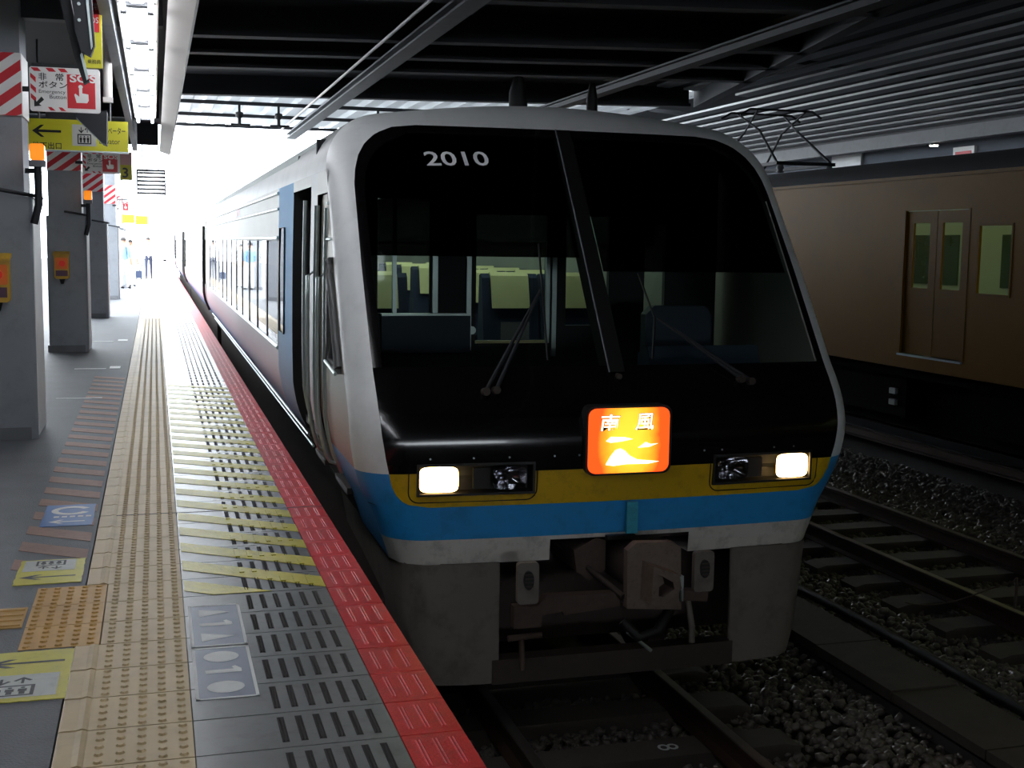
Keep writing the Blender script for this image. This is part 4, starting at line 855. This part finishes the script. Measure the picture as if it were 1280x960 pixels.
for (ya, yb) in ((4.925, 5.50), (4.33, 4.905)):
    b = MB(); z = PZT+.0012; b.box(.112, .335, ya, yb, z-.001, z); b.build('panel_face', BLUEP, bp_)
    b = MB()
    for r in ((.112, .335, ya, ya+.014), (.112, .335, yb-.014, yb), (.112, .124, ya, yb), (.323, .335, ya, yb)): b.box(*r, z, z+.0006)
    f = lambda a, c: (a, c, z+.0009); ym_ = (ya+yb)/2; h = (yb-ya)
    if ya > 4.9:
        for yc in (ym_+.17, ym_-.17): poly_on(b, [(.155, yc-.055), (.29, yc), (.155, yc+.055)], f)
    else:
        for yc in (ym_+.17, ym_-.17): poly_on(b, ell(.222, yc, .068, .062, 24), f)
    poly_on(b, [(.155, ym_-.018), (.29, ym_-.018), (.29, ym_+.02), (.268, ym_+.055), (.255, ym_+.045), (.262, ym_+.02), (.155, ym_+.02)], f)
    b.build('white_marking', WHTP, bp_)
for (xa, xb, y, w) in ((-1.0, -.55, 13.2, .05), (-1.0, -.62, 16.2, .09), (-.58, -.45, 16.25, .28), (-1.1, -.66, 20.6, .09), (-.6, -.45, 20.7, .3)):
    b = MB(); b.box(xa, xb, y, y+w, PZT-.003, PZT+.0005); b.build('painted_sun_streak', WHTP, floor)  # sunlight streaks from the open left side, painted as white strips

# ------------------------------------------------------------------ columns with their fittings
def column(y, label):
    t = thing('steel_column', (-1.22, y+.35, PZT), label, 'column', 'grey columns along the platform')
    x0, x1 = -1.48, -.94
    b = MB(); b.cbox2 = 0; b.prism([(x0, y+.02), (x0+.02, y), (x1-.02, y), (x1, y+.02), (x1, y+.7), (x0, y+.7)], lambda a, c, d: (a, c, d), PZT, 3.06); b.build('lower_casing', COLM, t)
    b = MB(); b.box(x1, x1+.006, y+.03, y+.70, PZT+.03, 3.05); b.build('casing_lit_side', COLLIT, t)  # thin sheet that carries the painted-in light of the right face
    b = MB(); b.prism([(x0+.03, y+.08), (x1-.06, y+.08), (x1-.06, y+.6), (x0+.03, y+.6)], lambda a, c, d: (a, c, d), 3.06, 4.9); b.build('upper_column', COLM, t)
    b = MB(); b.box(x0-.02, x1-.05, y-.015, y, PZT, PZT+.10); b.build('foot_plate', BEAML, t)
    b = MB(); b.tube([(x0+.25, y-.03, 3.12), (x1+.02, y-.02, 3.07), (x1+.02, y+.72, 3.07)], .016, 8); b.build('cable_band', DARK, t)
    hb = MB(); ya = y+.07; hb.box(x0+.025, x1-.055, ya-.004, ya, 3.70, 4.19); hb.box(x1-.06, x1-.05, ya, y+.6, 3.70, 4.19); ho = hb.build('hazard_band', SIGNW, t)
    st = MB(); X0, X1, Z0, Z1 = x0+.025, x1-.055, 3.70, 4.19
    c = -0.5
    while c < 1.1:
        pl = []
        for (xa, xb) in ((X0, X1),):
            # stripe z = x*0.75 + c .. +.075, clipped to the band
            lo = lambda x: Z0+(x-X0)*.75+c; hi = lambda x: lo(x)+.085
            xs_ = np.linspace(xa, xb, 12); top = [(x, min(Z1, max(Z0, hi(x)))) for x in xs_]; bot = [(x, min(Z1, max(Z0, lo(x)))) for x in xs_]
            st.grid([[(x, ya-.006, q) for x, q in bot], [(x, ya-.006, q) for x, q in top]], smooth=False)
        c += .17
    st.build('red_stripe', SIGNR, ho)
    return t
cls = ['first grey steel column with hazard band, nearest the camera', 'second grey steel column carrying the second button box', 'third grey steel column beyond the second button box', 'fourth slim looking grey column before the bright opening', 'fifth pale grey column far down the bright platform']
for y, l in zip((10.55, 18.7, 26.7, 35.2, 43.5), cls): column(y, l)
def button_box(x, y, z, label):
    t = thing('button_box', (x, y, z-.2), label, 'emergency button', 'emergency button boxes on the columns')
    b = MB(); b.cbox(x-.10, x+.10, y-.10, y, z-.20, z+.16, .02); b.build('box_body', BOXY, t)
    b = MB(); b.prism([(y-.13, z+.13), (y-.13, z+.15), (y, z+.19), (y, z+.16)], lambda a, c, d: (d, a, c), x-.11, x+.11); b.build('rain_hood', BOXY, t)
    b = MB(); b.cbox(x-.085, x+.085, y-.108, y-.10, z-.06, z+.10, .01); b.build('face_plate', mat('orange_plate', (236, 120, 30), .5), t)
    b = MB(); b.tube([(x+.01, y-.10, z+.02), (x+.01, y-.14, z+.02)], .042, 14); b.build('push_button', BTNR, t)
    b = MB(); b.box(x-.08, x+.08, y-.106, y-.10, z-.16, z-.08); b.build('instruction_label', mat('violet_label', (96, 60, 80), .5), t)
    b = MB(); b.tube([(x, y-.04, z-.2), (x, y-.03, z-.27)], [.04, .02], 10); b.build('conduit_gland', DARK, t)
button_box(-1.21, 10.545, 2.42, 'yellow emergency button box on the first column at the left edge'); button_box(-1.28, 18.695, 2.36, 'yellow emergency button box on the second column')
def lamp(x, y, z, label):
    t = thing('warning_lamp', (x, y, z), label, 'lamp', 'orange warning lamps on the columns')
    b = MB(); b.cbox(x-.055, x+.055, y-.05, y+.05, z, z+.13, .015); b.build('lens', ORNG, t)
    b = MB(); b.box(x-.06, x+.06, y-.055, y+.055, z-.05, z); b.build('lamp_base', BEAML, t)
    b = MB(); b.tube([(x, y, z-.05), (x, y, z-.35), (x-.04, y, z-.5)], .03, 8); b.build('bracket', DARK, t)
    b = MB(); b.box(x-.10, x+.02, y+.03, y+.06, z-.1, z-.06); b.build('wall_arm', DARK, t)
lamp(-.88, 10.5, 3.345, 'orange warning lamp on the first column below the elevator sign'); lamp(-.90, 18.6, 3.285, 'orange warning lamp on the second column below its SOS sign')

# ------------------------------------------------------------------ hanging signs
def sos_sign(x0, x1, z0, z1, y, label, full_=True):
    t = thing('sos_sign', ((x0+x1)/2, y, z0), label, 'sign', 'SOS emergency button signs')
    w, h = x1-x0, z1-z0; F_ = lambda o: (lambda u, v: (x0+u*w, y-o, z0+v*h))
    b = MB(); b.prism(rrect(x0, x1, z0, z1, .02, 4), lambda a, c, d: (a, d, c), y, y+.04); b.build('sign_board', SIGNW, t)
    b = MB(); f = F_(.002)
    poly_on(b, [(.53, .09), (.93, .09), (.93, .86), (.53, .86)], f)
    for u in (.02, .23, .40): poly_on(b, [(u+.0, .98), (u+.10, .98), (u+.15, .90), (u+.05, .90)], f)
    for v in (.86, .62, .40): poly_on(b, [(.015, v), (.015, v-.10), (.09, v-.22), (.09, v-.10)], f)
    for u in (.25, .40): poly_on(b, [(u, .10), (u+.05, .10), (u+.11, .02), (u+.04, .02)], f)
    b.build('red_print', SIGNR, t)
    b = MB(); fk = lambda u0, v0: (lambda u, v: F_(.003)(u0+u/w, v0+v/h))
    text_on(b, '非', .058, fk(.13, .70), width=.06, bold=.01); text_on(b, '常', .058, fk(.37, .70), width=.06, bold=.01); text_on(b, 'ボタン', .052, fk(.13, .53), width=.215, bold=.01)
    text_on(b, 'Emergency', .036, fk(.13, .385), width=.20); text_on(b, 'Button', .03, fk(.28, .29), width=.125)
    poly_on(b, [F_(0)(0, 0)] and [(.06, .10), (.06, .27), (.095, .21), (.165, .33), (.20, .26), (.13, .16), (.165, .12)], F_(.003)); b.build('lettering', INK, t)
    b = MB(); text_on(b, 'SOS', .062, fk(.57, .68), width=.20, bold=.03)
    hand = [(.66, .22), (.63, .40), (.645, .43), (.70, .36), (.70, .60), (.745, .60), (.745, .44), (.83, .42), (.835, .28), (.81, .22)]
    poly_on(b, hand, F_(.0035)); poly_on(b, ell(.722, .585, .032, .045, 12), F_(.0036)); b.build('white_symbols', SIGNW, t)
    b = MB(); b.box(x0+.02, x1-.02, y+.01, y+.03, z1, z1+.03); b.build('sign_bracket', DARK, t)
    b = MB(); b.box(x0-.10, x0+.01, y+.042, y+.06, (z0+z1)/2-.02, (z0+z1)/2+.02); b.build('column_arm', DARK, t)
sos_sign(-.932, -.399, 3.742, 4.089, 10.6, 'large white and red SOS emergency button sign on the first column')
sos_sign(-.967, -.455, 3.667, 3.973, 18.7, 'smaller SOS emergency button sign on the second column under the elevator sign'); sos_sign(-.98, -.65, 3.50, 3.80, 35.2, 'tiny distant SOS sign on the far column')
t = thing('elevator_sign', (-.78, 14.6, 3.71), 'long yellow elevator direction sign with left arrow and pictogram', 'sign')
ex0, ex1, ez0, ez1, ey = -1.36, -.263, 3.71, 4.043, 14.6
b = MB(); b.box(ex0, ex1, ey, ey+.12, ez0, ez1); b.build('sign_board', SIGNY, t)
b = MB(); b.box(-.855, -.60, ey-.004, ey, ez0+.05, ez1-.05); b.build('pictogram_panel', SIGNG, t)
b = MB(); f = lambda a, c: (a, ey-.006, c); poly_on(b, [(-1.27+.30*a, 3.91+.30*c) for a, c in ARR], f); b.build('arrow', INK, t); b = MB(); elev_picto(b, lambda u, v: (-.80+.145*u, ey-.006, 3.78+.20*v), 0)
tf = lambda x, z: (lambda u, v: (x+u, ey-.006, z+v))
b.build('pictogram', INK, t); b = MB(); text_on(b, 'エレベーター', .075, tf(-.57, 3.90), width=.28, bold=.01); b.build('lettering', INK, t); b = MB(); text_on(b, 'Elevator', .06, tf(-.57, 3.79), width=.22); b.build('lettering', INK, t); b = MB(); text_on(b, '地下出口', .075, tf(-1.27, 3.715), width=.30, bold=.01); b.build('lettering', INK, t)
b = MB(); b.box(ex0, ex1, ey, ey+.12, ez0-.015, ez0); b.build('lower_rim', ALU, t)
for x in (-1.2, -.45):
    b = MB(); b.tube([(x, ey+.06, ez1), (x, ey+.06, 4.9)], .012, 6); b.build('hanger', BEAML, t)
t = thing('platform_number_sign', (-.39, 19.4, 3.618), 'narrow yellow hanging sign with the number 3', 'sign')
b = MB(); b.box(-.473, -.302, 19.4, 19.46, 3.618, 4.03); b.build('sign_board', SIGNY, t)
b = MB(); b.box(-.468, -.307, 19.394, 19.40, 3.84, 4.02); b.build('pink_panel', mat('faded_pink', (196, 150, 150), .6), t)
b = MB(); text_on(b, '3', .15, lambda u, v: (-.44+u, 19.392, 3.65+v), bold=.02); b.build('lettering', INK, t)
b = MB(); b.tube([(-.39, 19.43, 4.03), (-.39, 19.43, 4.9)], .012, 6); b.build('hanger', BEAML, t)
t = thing('notice_sign', (-.39, 9.3, 3.93), 'tall yellow sign with red panel hanging above the SOS sign', 'sign')
b = MB(); b.box(-.45, -.329, 9.3, 9.34, 3.932, 4.60); b.build('sign_board', SIGNY, t)
b = MB(); b.box(-.43, -.345, 9.294, 9.3, 4.18, 4.55); b.build('red_panel', SIGNR, t)
b = MB(); text_on(b, '非常', .05, lambda u, v: (-.425+u, 9.290, 4.33+v), width=.075); b.build('white_lettering', SIGNW, t)
b = MB(); text_on(b, 'SOS', .04, lambda u, v: (-.425+u, 9.290, 4.24+v), width=.075); b.build('white_lettering', SIGNW, t)
b = MB(); text_on(b, '乗務員', .03, lambda u, v: (-.43+u, 9.296, 3.96+v), width=.09); b.build('lettering', INK, t)
b = MB(); b.box(-.41, -.37, 9.3, 9.34, 4.6, 4.9); b.build('hanger', DARK, t)
t = thing('hanging_monitor', (-.43, 7.6, 3.62), 'dark slanted monitor bracket hanging in front of the SOS sign', 'monitor')
b = MB(); b.prism([(-.62, 4.9), (-.50, 4.9), (-.43, 4.07), (-.385, 3.80), (-.345, 3.64), (-.375, 3.62), (-.425, 3.78), (-.49, 4.07)], lambda a, c, d: (a, d, c), 7.6, 7.68); b.build('arm', DARK, t)
b = MB(); b.prism([(-.43, 4.85), (-.33, 4.85), (-.315, 4.05), (-.305, 3.83), (-.33, 3.765), (-.38, 3.79), (-.41, 3.9), (-.415, 4.07)], lambda a, c, d: (a, d, c), 7.50, 7.58); b.build('monitor_case', DARK, t)
b = MB(); b.prism([(-.352, 4.8), (-.340, 4.8), (-.332, 4.05), (-.316, 3.82), (-.325, 3.80), (-.345, 4.05)], lambda a, c, d: (a, d, c), 7.485, 7.50); b.build('silver_edge', ALU, t)
b = MB(); b.prism([(-.39, 3.78), (-.378, 3.80), (-.345, 3.65), (-.358, 3.64)], lambda a, c, d: (a, d, c), 7.585, 7.6); b.build('silver_clip', ALU, t)
for z in (4.05, 3.96):
    b = MB(); b.tube([(-.385, 7.50, z), (-.385, 7.488, z)], .009, 8); b.build('bolt', ALU, t)
t = thing('platform_speaker', (-.55, 12.7, 3.648), 'dark wedge shaped loudspeaker hanging before the elevator sign', 'loudspeaker')
b = MB(); b.prism([(-.707, 3.97), (-.707, 3.90), (-.47, 3.66), (-.43, 3.648), (-.42, 3.97)], lambda a, c, d: (a, d, c), 12.7, 13.0); b.build('speaker_case', DARK, t)
b = MB(); b.tube([(-.55, 12.85, 3.96), (-.55, 12.85, 4.9)], .02, 8); b.build('hanger', DARK, t)
b = MB(); b.tube([(-.378, 11.8, 4.9), (-.378, 11.8, 3.98)], .042, 10); b.box(-.42, -.336, 11.76, 11.84, 3.957, 4.0); tag(b.build('hanging_pole', FASC), 'cream vertical pole hanging from the canopy beside the SOS sign', 'pole')
t = thing('louvre_panel', (-.1, 25.2, 3.6), 'white slatted louvre panel hanging at the end of the light row', 'louvre')
for k in range(6):
    b = MB(); b.box(-.294, .217, 25.2, 25.26, 3.62+.078*k, 3.662+.078*k); b.build('slat', CORR, t)
for x in (-.30, .222):
    b = MB(); b.box(x-.012, x+.012, 25.19, 25.28, 3.60, 4.1); b.build('side_frame', BEAML, t)
b = MB(); b.box(-.30, .222, 25.19, 25.28, 4.06, 4.1); b.build('top_frame', BEAML, t)
for x in (-.2, .1):
    b = MB(); b.tube([(x, 25.23, 4.1), (x, 25.23, 5.96)], .012, 6); b.build('hanger', BEAML, t)
for x, z, lbl in ((-.83, 3.28, 'small yellow sign on the far column in the bright light'), (-.40, 3.24, 'second small yellow sign beside the far column sign')):
    b = MB(); b.box(x-.2, x+.2, 43.55, 43.6, z, z+.3); b.box(-1.05, x+.15, 43.6, 43.62, z+.1, z+.14); tag(b.build('yellow_sign', SIGNY), lbl, 'sign')
# insulators hanging under the bright canopy, right wall fittings
for i, (x, lbl) in enumerate(((1.95, 'black insulator pair bracket hanging left of the long beam'), (2.85, 'second black insulator bracket near the conduit pipe'))):
    t = thing('line_insulator', (x, 29.5, 5.4), lbl, 'insulator', 'insulators under the far canopy')
    b = MB(); b.tube([(x, 29.5, 5.88), (x, 29.5, 5.72), (x, 29.5, 5.70), (x, 29.5, 5.6), (x, 29.5, 5.57), (x, 29.5, 5.4)], [.03, .03, .09, .09, .04, .04], 10); b.build('insulator_stack', RUBB, t)
    b = MB(); b.tube([(x-.2, 29.5, 5.42), (x+.25, 29.5, 5.42)], .03, 6); b.build('clamp_bar', RUBB, t)
for x, lbl in ((5.2, 'black insulator above the left part of the windscreen roof'), (6.5, 'black insulator above the number side of the roof'), (7.2, 'black insulator above the middle of the train roof'), (11.0, 'black insulator toward the right of the train roof')):
    t = thing('line_insulator', (x, 29.5, 5.4), lbl, 'insulator', 'insulators under the far canopy')
    b = MB(); b.tube([(x, 29.5, 5.88), (x, 29.5, 5.76), (x, 29.5, 5.74), (x, 29.5, 5.66), (x, 29.5, 5.6), (x, 29.5, 5.45)], [.03, .03, .10, .10, .05, .05], 10); b.build('insulator_stack', RUBB, t)
    b = MB(); b.tube([(x-.22, 29.5, 5.62), (x+.22, 29.5, 5.62)], .03, 6); b.build('clamp_bar', RUBB, t)
t = thing('station_sign', (18.55, 25.3, 4.9), 'small red and white sign on the wall above the ochre train', 'sign')
b = MB(); b.box(18.52, 18.6, 24.9, 25.7, 4.90, 5.2); b.build('sign_board', SIGNW, t); b = MB(); b.box(18.51, 18.52, 25.0, 25.6, 4.93, 5.09); b.build('red_panel', SIGNR, t)
t = thing('ceiling_lamp', (17.35, 24.8, 5.1), 'small bright round lamp under the neighbouring canopy eave', 'lamp')
b = MB(); b.tube([(17.35, 24.8, 5.2), (17.35, 24.8, 5.15)], .11, 14); b.build('lamp_body', BEAML, t); b = MB(); b.tube([(17.35, 24.8, 5.15), (17.35, 24.8, 5.13)], .09, 14); b.build('lit_disc', mat('lamp_disc', (255, 255, 255), .5, var=0, emit=(255, 250, 235), estr=30), t)
b = MB(); b.box(18.5, 18.58, 29.7, 31.2, 4.6, 5.7); tag(b.build('wall_panel', CORR), 'pale flat panel on the right wall behind the pantograph', 'panel')

# ------------------------------------------------------------------ people far down the platform
def person(x, y, face, h, shirt, pants, hairc, label, stride=.12, arm=None):
    t = thing('person', (x, y, PZT), label, 'person')
    k = h/1.72; me = bpy.data.meshes.new('body')
    V = [(0,0,.95),(0,0,1.12),(0,0.01,1.32),(0,0,1.46),(0,.0,1.53),(0,-.015,1.62),(0,-.01,1.70),
         (.17,0,1.42),(.22,.02,1.16),(.23,-.06,.92),(.235,-.09,.82),(-.17,0,1.42),(-.22,.02,1.16),(-.23,-.06,.92),(-.235,-.09,.82),
         (.09,0,.88),(.10,stride*.4-.02,.48),(.10,stride,.08),(.10,stride-.16,.035),(-.09,0,.88),(-.10,-stride*.4-.02,.48),(-.10,-stride,.08),(-.10,-stride-.16,.035)]
    E = [(0,1),(1,2),(2,3),(3,4),(4,5),(5,6),(3,7),(7,8),(8,9),(9,10),(3,11),(11,12),(12,13),(13,14),(0,15),(15,16),(16,17),(17,18),(0,19),(19,20),(20,21),(21,22)]
    Rr = [.15,.14,.16,.10,.055,.095,.085,.065,.05,.04,.035,.065,.05,.04,.035,.09,.065,.048,.04,.09,.065,.048,.04]
    me.from_pydata([(a*k, b_*k, c*k) for a, b_, c in V], E, []); o = bpy.data.objects.new('tmp', me); COL.objects.link(o)
    sm = o.modifiers.new('s', 'SKIN'); o.modifiers.new('u', 'SUBSURF').levels = 1
    for i, r in enumerate(Rr): me.skin_vertices[0].data[i].radius = (r*k, r*k*.85)
    me.skin_vertices[0].data[0].use_root = True
    bpy.context.view_layer.update(); dg = bpy.context.evaluated_depsgraph_get(); nm = bpy.data.meshes.new_from_object(o.evaluated_get(dg)); bpy.data.objects.remove(o)
    nm.name = 'body'; nm.materials.clear()
    for mm in (shirt, pants, mat('skin', (196, 150, 124), .6), mat('shoe', (30, 28, 28), .6)): nm.materials.append(mm)
    for p in nm.polygons:
        z = p.center.z/k; ax = abs(p.center.x)/k
        p.material_index = 3 if z < .085 else (1 if (z < .97 and ax < .19) else (2 if (z > 1.49 or (z < 1.05 and ax >= .19)) else 0)); p.use_smooth = True
    bo = bpy.data.objects.new('body', nm); COL.objects.link(bo); bo.parent = t
    hm = MB(); 
    P = [[(.098*k*math.sin(th)*math.cos(a), (.015+.108*math.sin(th)*math.sin(a))*k, (1.63+.115*math.cos(th))*k) for a in np.linspace(0, 2*math.pi, 13)] for th in np.linspace(.02, 1.5, 6)]
    hm.grid(P); WL['_']=0
    ho = hm.build('hair', hairc, None, origin=(0, 0, 0)); ho.parent = t
    t.rotation_euler = (0, 0, face); return t
HAIR = mat('dark_hair', (34, 28, 26), .7)
person(-.98, 42.6, 2.6, 1.68, mat('light_blue_shirt', (120, 156, 190), .8), mat('white_trousers', (214, 214, 212), .8), HAIR, 'person in light blue shirt and white trousers standing by the column', .05)
person(-.80, 44.6, .4, 1.62, mat('white_shirt', (226, 226, 226), .8), mat('white_trousers', (214, 214, 212), .8), HAIR, 'person in white standing just behind the light blue shirt', .04)
person(-.25, 53.6, 0, 1.72, mat('white_shirt', (226, 226, 226), .8), mat('navy_trousers', (52, 58, 80), .8), HAIR, 'person in white shirt and dark trousers pulling a bag', .20)
bg_ = thing('wheeled_bag', (-.65, 53.4, PZT), 'small dark wheeled bag trailing beside the walking person', 'bag')
b = MB(); b.cbox(-.78, -.52, 53.3, 53.5, PZT+.05, PZT+.35, .04); b.build('bag_body', mat('navy_bag', (50, 60, 84), .8), bg_)
b = MB(); b.tube([(-.62, 53.4, PZT+.35), (-.40, 53.45, PZT+.85)], .015, 6); b.build('pull_handle', DARK, bg_)
for x in (-.74, -.56):
    b = MB(); b.tube([(x-.02, 53.4, PZT+.035), (x+.02, 53.4, PZT+.035)], .035, 10); b.build('bag_wheel', RUBB, bg_)
